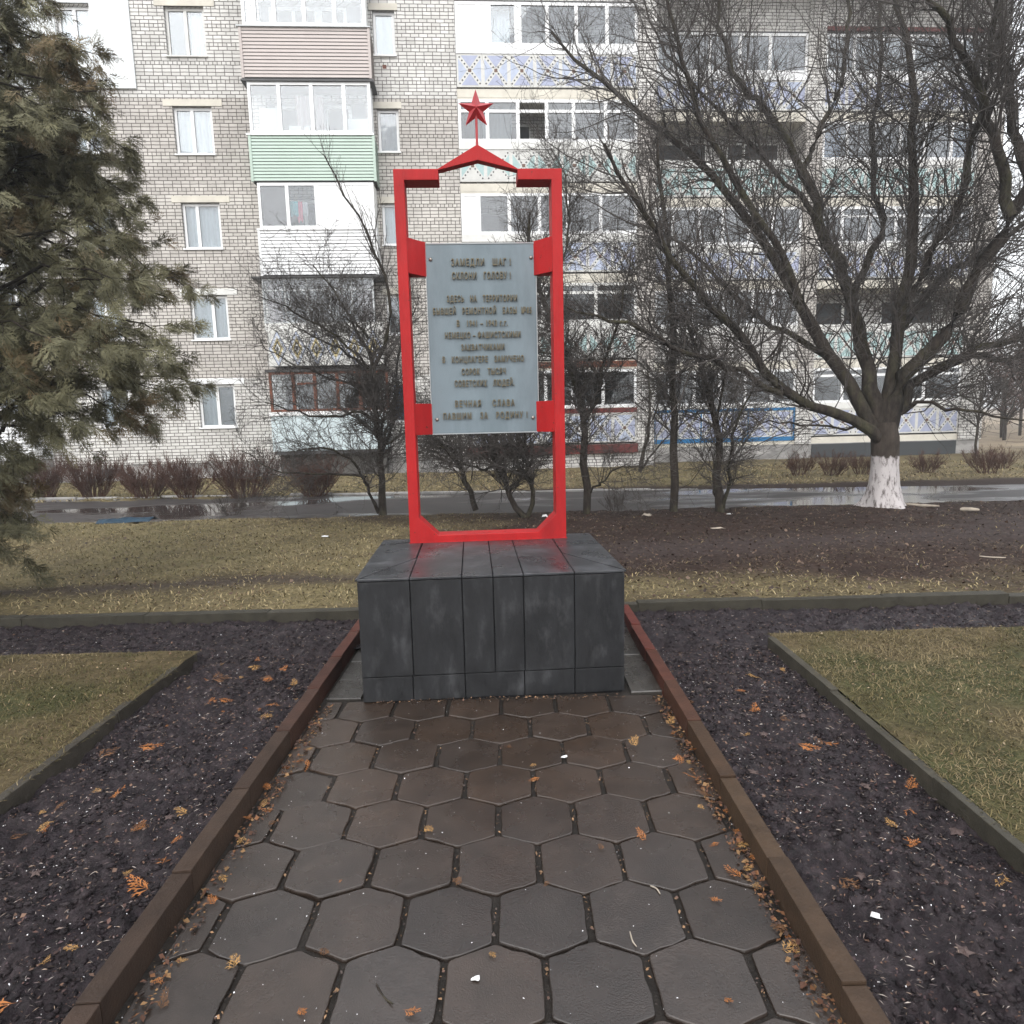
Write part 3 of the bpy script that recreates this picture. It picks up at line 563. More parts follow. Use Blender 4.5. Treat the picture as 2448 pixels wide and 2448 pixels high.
# white insulation panel on the upper left flat
mb = MB(); mb.box(-24, -10.93, -0.06, -0.004, 11.55, 15.3)
cl = MB()
for zc0, zc1, xa, xb in ((11.55, 15.3, -12.05, -10.93), (11.55, 12.48, -13.08, -12.05), (13.86, 15.3, -13.08, -12.05), (11.55, 15.3, -24, -13.08)): cl.box(xa, xb, -0.06, -0.004, zc0, zc1)
cl.build('insulation_panel', CLAD, bld)

def glazing(parent, x0, x1, z0, z1, y, mull, fm, gm=GLASS, trans=None, fw=0.055, solid=(), solid_m=None, skip=()):
    """window frame with uprights at fractions mull; trans = height of a transom"""
    X = [x0 + (x1 - x0) * f for f in mull]; d0, d1 = y, y + 0.07
    m = MB(); m.box(x0, x1, d0, d1, z0, z0 + fw); m.box(x0, x1, d0, d1, z1 - fw, z1)
    E = [x0] + X + [x1]
    for i, xx in enumerate(E):
        w_ = fw if i in (0, len(E) - 1) else fw * 1.25
        a = xx if i == 0 else (xx - w_ if i == len(E) - 1 else xx - w_ / 2); m.box(a, a + w_, d0 - 0.003, d1 + 0.003, z0 + 0.001, z1 - 0.001)
    if trans: m.box(x0, x1, d0 - 0.001, d1 + 0.001, trans, trans + fw)
    f = m.build('glazing_frame' if parent is not bld else 'window', fm, parent)
    g = MB()
    for i, (a, b) in enumerate(zip(E[:-1], E[1:])):
        if i in solid or i in skip: continue
        g.box(a + 0.02, b - 0.02, y + 0.03, y + 0.036, z0 + 0.02, z1 - 0.02)
    if g.v: g.build('pane', gm, f if parent is bld else parent)
    if solid:
        s = MB()
        for i in solid: s.box(E[i] + 0.02, E[i + 1] - 0.02, y + 0.012, y + 0.05, z0 + 0.02, z1 - 0.02)
        s.build('infill_panel', solid_m or WHITE, f if parent is bld else parent)
    return f
def curtain(parent, x0, x1, z0, z1, y, m, amp=0.03):
    n = max(8, int((x1 - x0) / 0.03)); vs = []
    for i in range(n + 1):
        x = x0 + (x1 - x0) * i / n; yy = y + amp * math.sin(i * 0.9) + amp * 0.5 * math.sin(i * 0.37 + z0); vs += [(x, yy, z0), (x, yy, z1)]
    mb = MB(); mb.add(vs, [(2 * i, 2 * i + 2, 2 * i + 3, 2 * i + 1) for i in range(n)]); mb.build('curtain', m, parent, smooth=True)
def window(c, k, mull=(0.52,), fm=WHITE, cur=CURT, cover=1.0, dark=(), lintel=None, gm=GLASS, cfrom=0.0):
    a, b, z0, z1 = c[0], c[1], c[2] + FL * k, c[3] + FL * k
    f = glazing(bld, a + 0.01, b - 0.01, z0 + 0.01, z1 - 0.01, 0.10, mull, fm, gm, fw=0.075)
    mb = MB(); mb.box(a - 0.03, b + 0.03, -0.06, 0.10, z0 - 0.03, z0 + 0.009); mb.build('sill', fm if lintel != 'none' else ALU, f, bevel=0.004)
    if cur: curtain(f, a + 0.05 + (b - a) * cfrom, a + (b - a) * cover - 0.05, z0 + 0.05, z1 - 0.05, 0.26, cur)
    for (u, v, m) in dark:
        q = MB(); q.box(a + (b - a) * u, a + (b - a) * v, 0.19, 0.20, z0 + 0.05, z1 - 0.05); q.build('blind', m, f)
    if lintel not in (None, 'none'):
        q = MB(); q.box(a - 0.26 if c is cols[0] else a - 0.1, b + 0.32 if c is cols[0] else b + 0.1, -0.02, 0.05, z1 + 0.0, z1 + 0.19); q.build('lintel', lintel, f, bevel=0.006)
    return f
W0, W1, W2, W3 = cols
window(W0, 0, (0.5,), dark=((0.5, 0.97, CURTD),), cover=0.52, lintel=WHITE)
window(W0, 1, (0.58,), lintel=WHITEOLD); window(W0, 2, (0.38,), lintel=CREAM); window(W0, 3, (0.46,), lintel=CREAM)
window(W0, 4, (0.5,), cfrom=0.5, dark=((0.05, 0.5, CURTD),), lintel=CREAM, fm=WHITEOLD)
for k in range(5): window(W1, k, (0.5,), lintel=[WHITEOLD, None, CREAM, CREAM, None][k], cover=[0.5, 1, 1, 0.6, 1][k])
for k in range(5): window(W3, k)
window(W2, 4, (), lintel=CREAM, cur=None, dark=((0.05, 0.95, CURT),)); window(W2, 3, (), lintel=CREAM, cur=CURTD); window(W2, 2, (), cur=CURT, lintel=CREAM); window(W2, 1, (), cur=CURTD, lintel=CREAM, cover=0.8); window(W2, 0, (), cur=CURTB, lintel=WHITEOLD)
m = MB(); m.box(-3.62, -3.50, -0.004, 0.05, 12.16, 12.27); m.box(-3.3, -3.2, -0.004, 0.05, 6.6, 6.68); m.build('vent_hole', BROWNW, bld)

def siding(parent, x0, x1, z0, z1, y, m, side=None, board=0.1, name='siding'):
    mb = MB(); n = max(3, round((z1 - z0) / board)); h = (z1 - z0) / n
    def row(a, b, c, d):       # a..b along, wedge profile: foot proud of the head, dark gap between
        pass
    for i in range(n):
        za, zb = z0 + h * i + 0.017, z0 + h * (i + 1)
        mb.add([(x0, y - 0.016, za), (x1, y - 0.016, za), (x1, y, zb), (x0, y, zb), (x0, y + 0.02, za), (x1, y + 0.02, za)], [(0, 1, 2, 3), (0, 4, 5, 1)])
        if side is not None:
            for xx, sg in ((x0, -1), (x1, 1)):
                v = [(xx + sg * 0.016, y - 0.0, za), (xx + sg * 0.016, side, za), (xx, side, zb), (xx, y - 0.0, zb), (xx - sg * 0.02, y, za), (xx - sg * 0.02, side, za)]
                mb.add(v, [(0, 1, 2, 3) if sg > 0 else (3, 2, 1, 0), (0, 4, 5, 1)])
    o = mb.build(name, m, parent)
    q = MB(); q.box(x0 + 0.005, x1 - 0.005, y + 0.004, y + 0.03, z0, z1)
    if side is not None: q.box(x0 + 0.004, x0 + 0.03, y + 0.031, side, z0, z1); q.box(x1 - 0.03, x1 - 0.004, y + 0.031, side, z0, z1)
    q.build('siding_gap', DARKM, parent)
    q = MB(); q.box(x0 - 0.02, x0 + 0.055, y - 0.03, y + 0.03, z0 - 0.01, z1 + 0.01); q.box(x1 - 0.055, x1 + 0.02, y - 0.03, y + 0.03, z0 - 0.01, z1 + 0.01); q.build('corner_trim', m, parent)
    return o
def tiles(parent, x0, x1, z0, z1, y, n, c1, c2=None, style='x', trim=None, name='parapet'):
    """precast mosaic panels: white border and crossed white bands set with small black squares"""
    MATS = [TWHITE, c1, c2 or c1, TBLACK, TBROWN]; mb = MB(); w_ = (x1 - x0) / n; h = z1 - z0
    mb.box(x0, x1, y, y + 0.07, z0, z1, 0)
    for i in range(n):
        a, b = x0 + w_ * i + 0.055, x0 + w_ * (i + 1) - 0.055; c, d = z0 + 0.05, z1 - 0.05; cx_, cz_ = (a + b) / 2, (c + d) / 2; Wd, Hd = b - a, d - c; e = 0.085
        yy = y - 0.003
        if style == 'x':
            for tri, mi in (((a, c + e, a, d - e, cx_ - e, cz_), 1), ((b, d - e, b, c + e, cx_ + e, cz_), 1), ((a + e, d, b - e, d, cx_, cz_ + e), 2), ((b - e, c, a + e, c, cx_, cz_ - e), 2)):
                mb.add([(tri[0], yy, tri[1]), (tri[2], yy, tri[3]), (tri[4], yy, tri[5])], [(0, 2, 1)] , mi)
            nd = 9
            for sg in (1, -1):
                for q in range(nd):
                    f = (q + 0.5) / nd
                    px, pz = a + Wd * f, (c + Hd * f) if sg > 0 else (d - Hd * f)
                    if abs(f - 0.5) < 0.06: continue
                    r = 0.031; mb.add([(px - r, yy - 0.001, pz), (px, yy - 0.001, pz - r), (px + r, yy - 0.001, pz), (px, yy - 0.001, pz + r)], [(0, 1, 2, 3)], 3)
            r = 0.05; mb.add([(cx_ - r, yy - 0.001, cz_ - r), (cx_ + r, yy - 0.001, cz_ - r), (cx_ + r, yy - 0.001, cz_ + r), (cx_ - r, yy - 0.001, cz_ + r)], [(0, 1, 2, 3)], 4)
        elif style == 'diamond':
            for q, mi in ((0.58, 3), (0.54, 2), (0.44, 0), (0.33, 1), (0.22, 3), (0.17, 0), (0.09, 3)):
                yy -= 0.0008; mb.add([(cx_ - Wd * q, yy, cz_), (cx_, yy, cz_ - Hd * q), (cx_ + Wd * q, yy, cz_), (cx_, yy, cz_ + Hd * q)], [(0, 1, 2, 3)], mi)
    o = mb.build(name, MATS, parent)
    if trim is not None:
        q = MB(); q.box(x0, x1, y - 0.03, y + 0.02, z0 - 0.15, z0 - 0.002); q.box(x0, x1, y - 0.02, y + 0.02, z1 + 0.002, z1 + 0.10)
        for i in range(0, n + 1, 2): xx = min(max(x0 + w_ * i, x0 + 0.03), x1 - 0.03); q.box(xx - 0.025, xx + 0.025, y - 0.014, y - 0.004, z0 - 0.001, z1 + 0.001)
        q.build('parapet_trim', trim, parent)
    return o
# ---- left balconies, boxes hung in front of the wall
bx0, bx1, by = -7.48, -3.93, -0.78
def balcony(k):
    z = FL * k
    m = MB(); m.box(bx0, bx1, by + 0.02, -0.003, 0.57 + z, 0.72 + z); s = m.build('balcony', CONC if k else DARKM, bld)
    q = MB(); q.box(bx0 + 0.2, bx1 - 0.2, 0.24, 0.26, 0.72 + z, 3.02 + z); q.build('balcony_back', GREYIN, s)
    q = MB(); q.box(bx0 + 0.6, bx0 + 1.9, 0.20, 0.23, 1.55 + z, 2.85 + z); q.box(bx0 + 2.1, bx0 + 2.75, 0.20, 0.23, 0.8 + z, 2.85 + z); q.build('balcony_window', DARKIN, s)
    q = MB()
    for a, b, c, d in ((bx0 + .52, bx0 + .62, 1.5, 2.9), (bx0 + 1.2, bx0 + 1.3, 1.5, 2.9), (bx0 + 1.88, bx0 + 2.1, .75, 2.9), (bx0 + 2.73, bx0 + 2.83, .75, 2.9), (bx0 + .52, bx0 + 2.83, 2.84, 2.94), (bx0 + .52, bx0 + 1.9, 1.45, 1.55)): q.box(a, b, 0.17, 0.21, c + z, d + z)
    q.build('balcony_window_frame', WHITEOLD, s)
    return s, z
# beige-pink, top
s, z = balcony(4); siding(s, bx0 - 0.1, bx1 + 0.05, 0.52 + z, 1.87 + z, by, PINKS, -0.003); q = MB(); q.box(bx0 - 0.18, bx1 + 0.1, by - 0.06, by + 0.08, 1.872 + z, 1.91 + z); q.build('balcony_sill', ALU, s, bevel=0.005)
glazing(s, bx0 + 0.0, bx1 - 0.02, 1.912 + z, 3.28 + z, by, (0.1, 0.26, 0.5, 0.745), WHITE, fw=0.09)
q = MB(); q.box(bx1 - 0.09, bx1 - 0.02, by + 0.08, -0.003, 1.912 + z, 1.98 + z); q.box(bx1 - 0.09, bx1 - 0.02, by + 0.34, by + 0.42, 1.985 + z, 3.2 + z); q.build('side_frame', WHITEOLD, s)
q = MB(); q.box(bx0 - 0.1, bx1 + 0.1, by - 0.03, -0.003, 3.281 + z, 3.42 + z); q.build('balcony_roof', CONC, s)
# mint
s, z = balcony(3); siding(s, bx0 - 0.05, bx1 + 0.04, 0.43 + z, 1.70 + z, by, GREENS, -0.003, 0.094); q = MB(); q.box(bx0 - 0.12, bx1 + 0.05, by - 0.05, by + 0.08, 1.702 + z, 1.755 + z); q.build('balcony_sill', WHITE, s, bevel=0.005)
glazing(s, bx0 + 0.0, bx1 - 0.0, 1.757 + z, 3.17 + z, by, (0.25, 0.515, 0.78), WHITE, fw=0.085); curtain(s, bx0 + 1.3, bx0 + 2.1, 1.75 + z, 2.95 + z, by + 0.35, CURTP, 0.05)
q = MB(); q.box(bx0 + 0.2, bx0 + 0.85, -0.42, -0.40, 0.75 + z, 2.6 + z); q.box(bx0 + 1.05, bx0 + 1.8, -0.45, -0.40, 0.75 + z, 2.1 + z); q.box(bx0 + 2.8, bx1 - 0.15, -0.45, -0.40, 0.75 + z, 2.3 + z); q.build('cupboard', WHITES, s)
q = MB(); q.box(bx0 - 0.15, bx1 + 0.12, by - 0.06, -0.003, 3.172 + z, 3.225 + z); q.build('balcony_roof', DARKM, s)
glazing_side = MB(); glazing_side.box(bx1 - 0.06, bx1 - 0.0, by + 0.08, -0.003, 1.757 + z, 1.83 + z); glazing_side.box(bx1 - 0.06, bx1, by + 0.36, by + 0.44, 1.83 + z, 3.17 + z); glazing_side.build('side_frame', WHITE, s)
# white
s, z = balcony(2); siding(s, bx0 + 0.02, bx1 - 0.03, 0.49 + z, 1.79 + z, by, WHITES, -0.003, 0.1); q = MB(); q.box(bx0 - 0.02, bx1 + 0.0, by - 0.04, by + 0.06, 1.792 + z, 1.84 + z); q.build('balcony_sill', WHITE, s, bevel=0.005)
glazing(s, bx0 + 0.08, bx1 - 0.05, 1.842 + z, 3.14 + z, by, (0.25, 0.50, 0.72), WHITE, solid=(2, 3), fw=0.08)
q = MB(); q.box(bx0 + 0.15, bx0 + 0.85, by + 0.10, by + 0.11, 1.86 + z, 3.12 + z); q.build('blind', mat('brown_blind', (0.19, 0.16, 0.15), 0.8), s)
q = MB(); q.box(bx1 - 0.07, bx1 - 0.05, by + 0.08, -0.003, 1.842 + z, 3.14 + z); q.build('side_panel', WHITEOLD, s)
z2 = z
# old grey glazing with mosaic front
s, z = balcony(1); tiles(s, bx0 + 0.05, bx1, 0.55 + z, 1.60 + z, by, 6, YELT, PALEL, 'diamond'); q = MB(); q.box(bx0, bx1 + 0.03, by - 0.01, by + 0.08, 1.602 + z, 1.83 + z); q.build('balcony_sill', WHITEOLD, s)
glazing(s, bx0, bx1 - 0.2, 1.832 + z, 3.15 + z, by, (0.2, 0.4, 0.6, 0.8), ALU, trans=2.78 + z, fw=0.045); curtain(s, bx0 + 0.1, bx0 + 0.5, 1.85 + z, 3.1 + z, by + 0.3, CURTP); curtain(s, bx1 - 0.75, bx1 - 0.3, 1.85 + z, 3.1 + z, by + 0.3, CURTP)
q = MB(); q.box(bx0 - 0.28, bx1 + 0.15, by - 0.1, -0.003, 3.155 + z, 3.20 + z); q.build('balcony_roof', DARKM, s)
# brown timber glazing, pale blue front
s, z = balcony(0); q = MB(); q.box(bx0 - 0.02, bx1, by, by + 0.04, 0.68, 1.78); q.box(bx0 - 0.02, bx0 + 0.02, by + 0.041, -0.003, 0.68, 1.78); q.box(bx1 - 0.04, bx1, by + 0.041, -0.003, 0.68, 1.78); q.build('parapet', PALEB, s)
q = MB(); q.box(bx0 - 0.05, bx1 + 0.06, by - 0.04, by + 0.08, 1.782, 1.9); q.build('balcony_sill', WHITE, s); glazing(s, bx0 - 0.0, bx1 + 0.1, 1.902, 3.12, by, (0.2, 0.38, 0.57, 0.76), BROWNW, fw=0.075)
q = MB(); q.box(bx0 + 0.85, bx0 + 1.45, by - 0.006, by + 0.08, 2.72, 2.79); q.box(bx0 + 2.1, bx0 + 2.7, by - 0.006, by + 0.08, 2.72, 2.79); q.build('transom', BROWNW, s)
q = MB(); q.box(bx0 - 0.08, bx1 + 0.12, by - 0.05, -0.003, 3.122, 3.19); q.build('balcony_roof', DARKM, s)
q = MB(); q.box(bx0 + 0.1, bx1 - 0.1, by + 0.3, -0.003, -0.5, 0.569); q.build('balcony_base', mat('darker_concrete', (0.10, 0.095, 0.09), 0.9, 0.2, 0.3, 2.0), s)  # base under the ground-floor balcony, darker than the other concrete
# far left balconies, mostly behind the thuja
for k in range(5):
    z = FL * k; x0, x1 = -18.1, -14.62
    m = MB(); m.box(x0, x1, -0.78, -0.003, 0.50 + z, 0.60 + z); s = m.build('balcony', CONC, bld); siding(s, x0, x1, 0.60 + z, 1.75 + z, -0.80, [WHITES, BEIGET, WHITES, GREENS, WHITES][k], -0.003)
    q = MB(); q.box(x0, x1 + 0.04, -0.86, -0.72, 1.752 + z, 1.80 + z); q.build('balcony_sill', WHITE, s); glazing(s, x0, x1, 1.802 + z, 3.1 + z, -0.8, (0.25, 0.5, 0.75), WHITE); q = MB(); q.box(x0 + .05, x1 - .05, -0.2, -0.18, .62 + z, 3.05 + z); q.build('balcony_back', GREYIN, s)
    q = MB(); q.box(x0 - 0.05, x1 + 0.08, -0.85, -0.003, 3.102 + z, 3.16 + z); q.build('balcony_roof', CONC, s)
m = MB(); m.box(-18.1, -14.62, -0.60, 0.04, -0.5, 0.499); m.build('balcony_base', CONC, bld)

# ---- recessed loggias: centre block and the two bays on the right
def loggia(k, x0, x1, y, n, c1, c2, mull, fm=WHITE, trans=None, para='tile', gm=GLASSD, solid=(), trim=None, zoff=0.0, skip=(), curt=(), slab_m=CREAM, gtop=3.06, nogl=False, deep=1.28):
    z = FL * k + zoff
    m = MB(); m.box(x0 + 0.003, x1 - 0.003, y - 0.005, y + deep, 0.36 + z, 0.60 + z); s = m.build('loggia', slab_m, bld)
    q = MB(); q.box(x0 + 0.003, x1 - 0.003, y + deep - 0.04, y + deep + 0.02, 0.6 + z, 3.1 + z); q.build('loggia_back', BRICKW, s)
    q = MB(); L_ = x1 - x0
    for a, b, c in ((0.06, 0.3, 1.5), (0.3, 0.42, 0.7), (0.56, 0.68, 0.7), (0.68, 0.93, 1.5)): q.box(x0 + L_ * a + 0.05, x0 + L_ * b - 0.05, y + deep - 0.07, y + deep - 0.045, c + z, 2.75 + z)
    q.build('back_window', DARKIN, s)
    q = MB()
    for a, b, c in ((0.06, 0.3, 1.5), (0.3, 0.42, 0.7), (0.56, 0.68, 0.7), (0.68, 0.93, 1.5)):
        X0, X1 = x0 + L_ * a, x0 + L_ * b; yy0, yy1 = y + deep - 0.09, y + deep - 0.041
        q.box(X0, X0 + 0.05, yy0, yy1, c + z, 2.8 + z); q.box(X1 - 0.05, X1, yy0, yy1, c + z, 2.8 + z); q.box(X0 + 0.051, X1 - 0.051, yy0, yy1, 2.75 + z, 2.8 + z)
    q.build('back_window_frame', WHITEOLD, s)
    zp0, zp1 = 0.66 + z, 1.60 + z
    if para == 'tile': tiles(s, x0 + 0.01, x1 - 0.01, zp0, zp1, y, n, c1, c2, trim=trim)
    elif para == 'brick': q = MB(); q.box(x0 + 0.01, x1 - 0.01, y + 0.01, y + 0.12, 0.602 + z, zp1); q.build('parapet', BRICKW, s)
    elif para == 'siding': siding(s, x0 + 0.01, x1 - 0.01, 0.61 + z, zp1, y, WHITES, None, 0.11, 'parapet')
    q = MB(); q.box(x0 + 0.004, x1 - 0.004, y - 0.02, y + 0.09, zp1 + (0.101 if trim else 0.002), 1.83 + z); q.build('parapet_cap', WHITEOLD if k != 4 else WHITE, s, bevel=0.004)
    if not nogl: glazing(s, x0 + 0.01, x1 - 0.01, 1.832 + z, gtop + z, y, mull, fm, gm, trans=(trans + z) if trans else None, fw=0.085, solid=solid, skip=skip)
    for a, b, mm in curt: curtain(s, x0 + (x1 - x0) * a, x0 + (x1 - x0) * b, 0.65 + z, gtop - 0.05 + z, y + 0.35, mm)
    q = MB(); q.box(x0 + 0.003, x1 - 0.003, y + 0.0, y + deep, gtop + 0.004 + z, 3.108 + z); q.build('loggia_ceiling', CREAM if k != 4 else DARKM, s)
    return s, z
cx0, cx1 = -1.385, 4.255; M6 = (0.165, 0.33, 0.5, 0.665, 0.83)
loggia(4, cx0, cx1, 0.0, 7, PALEL, LAV, (0.125, 0.165 + 0.02, 0.33, 0.37 - 0.02, 0.50, 0.66, 0.83), solid=(0, 1), gm=GLASS, curt=((0.19, 0.3, CURT),))
loggia(3, cx0, cx1, 0.0, 7, TURQ, TWHITE, (0.16, 0.33, 0.49, 0.64, 0.82), trans=2.68, gm=GLASSD, curt=((0.02, 0.14, CURTD), (0.08, 0.30, CURT)), skip=(2,))
loggia(2, cx0, cx1, 0.0, 7, LAV, PALEL, (0.10, 0.27, 0.44, 0.60, 0.79), solid=(0,))
loggia(1, cx0, cx1, 0.0, 7, TURQ, TWHITE, (0.2, 0.45, 0.53, 0.76), WHITEOLD, trans=2.72, slab_m=CREAM)
q_, zc_ = loggia(0, cx0, cx1, 0.0, 7, LAV, PALEL, (0.14, 0.3, 0.46, 0.62, 0.8), curt=((0.05, 0.25, CURT),))
q = MB(); q.box(cx0 - 0.05, cx1 + 0.03, -0.09, -0.008, 0.30, 0.60); q.build('floor_beam', MAROON, q_, bevel=0.01)
q = MB(); q.box(cx0, cx1, -0.03, -0.022, 1.64, 1.80); q.build('cap_strip', MAROON, q_)
q = MB(); q.box(cx0, cx1, -0.012, -0.006, 3.13, 3.33); q.build('stained_slab_edge', BROWNW, q_)
RO = 1.47; DK = 1.26
ax0, ax1, b0, b1 = 5.23, 10.425, 11.025, 16.615
A = [dict(k=0, c1=LAV, c2=LAV, mull=(0.11, 0.28, 0.46, 0.64, 0.83), trim=BLUEP), dict(k=1, c1=TWHITE, c2=TWHITE, mull=(0.27, 0.48, 0.68, 0.82), para='brick'), dict(k=2, c1=LAV, c2=PALEL, mull=(0.12, 0.3, 0.46, 0.64, 0.8)),
     dict(k=3, c1=TURQ, c2=TURQ, mull=(0.2, 0.5, 0.8), nogl=True), dict(k=4, c1=LAV, c2=PALEL, mull=(0.12, 0.35, 0.55, 0.75), curt=((0.02, 0.2, CURT), (0.7, 0.9, CURT)))]
for a in A: k = a.pop('k'); loggia(k, ax0, ax1, RO, 6, a.pop('c1'), a.pop('c2'), a.pop('mull'), zoff=-0.02, deep=DK, **a)
Bb = [dict(k=0, c1=LAV, c2=LAV, mull=(0.2, 0.5, 0.75), nogl=False, trans=2.75), dict(k=1, c1=TURQ, c2=TURQ, mull=(0.2, 0.5, 0.8), nogl=True), dict(k=2, c1=LAV, c2=PALEL, mull=(0.15, 0.33, 0.5, 0.66, 0.83), trans=2.7),
      dict(k=3, c1=TURQ, c2=TURQ, mull=(0.16, 0.33, 0.5, 0.66, 0.83), curt=((0.0, 0.15, CURTB), (0.3, 0.42, CURTP), (0.66, 0.78, CURTP), (0.86, 0.99, CURTB))), dict(k=4, c1=LAV, c2=PALEL, mull=(0.18, 0.36, 0.55, 0.72, 0.86), curt=((0.25, 0.5, CURT),))]
for a in Bb: k = a.pop('k'); loggia(k, b0, b1, RO, 7, a.pop('c1'), a.pop('c2'), a.pop('mull'), zoff=-0.02, deep=DK, **a)
m = MB(); m.box(b0 - 0.02, b1 + 0.02, RO - 0.05, RO + 0.02, 14.12, 14.25); m.build('roof_gutter', MAROON, bld)
m = MB(); m.box(b0 + 0.05, b1 - 0.05, RO - 0.04, RO - 0.012, -0.25, 0.33); m.build('cellar_opening', DARKIN, bld)
# dark head over each column of loggias, under the roof
m = MB(); m.box(cx0, cx1, 0.02, 1.3, 14.12, WT - 0.005); m.build('top_wall', BRICKW, bld)
m = MB(); m.box(ax0, ax1, RO + 0.02, RO + 1.2, 14.10, WT - 0.005); m.box(b0, b1, RO + 0.021, RO + 1.2, 14.26, WT - 0.005); m.build('top_wall', BRICK, bld)
# washing behind the white balcony's glass
bw = Matrix.Translation((0, 22.19, 0)) @ Matrix.Rotation(BA, 4, 'Z')
for x, wd, zt, ln, cm, lab in ((-6.52, 0.24, 8.17, 0.42, CLTQ, 'turquoise cloth hanging to dry behind the white balcony glazing'), (-6.31, 0.16, 8.16, 0.58, CLPK, 'pink cloth hanging to dry between a turquoise and a pale cloth'), (-6.14, 0.15, 8.14, 0.36, CLWH, 'pale cloth hanging to dry beside the pink cloth')):
    n = 10; vs = []
    for i in range(n + 1):
        for j in range(7): vs.append((wd * i / n, 0.012 * math.sin(i * 1.1 + j * 0.2), -ln * j / 6 * (1 + 0.06 * math.sin(i * 0.9))))
    mb = MB(); mb.add(vs, [(i * 7 + j, i * 7 + j + 1, (i + 1) * 7 + j + 1, (i + 1) * 7 + j) for i in range(n) for j in range(6)])
    o = mb.build('hanging_cloth', cm, smooth=True); o.matrix_world = bw @ Matrix.Translation((x, -0.60, zt)); so = o.modifiers.new('thick', 'SOLIDIFY'); so.thickness = 0.006; tag(o, lab, 'laundry')
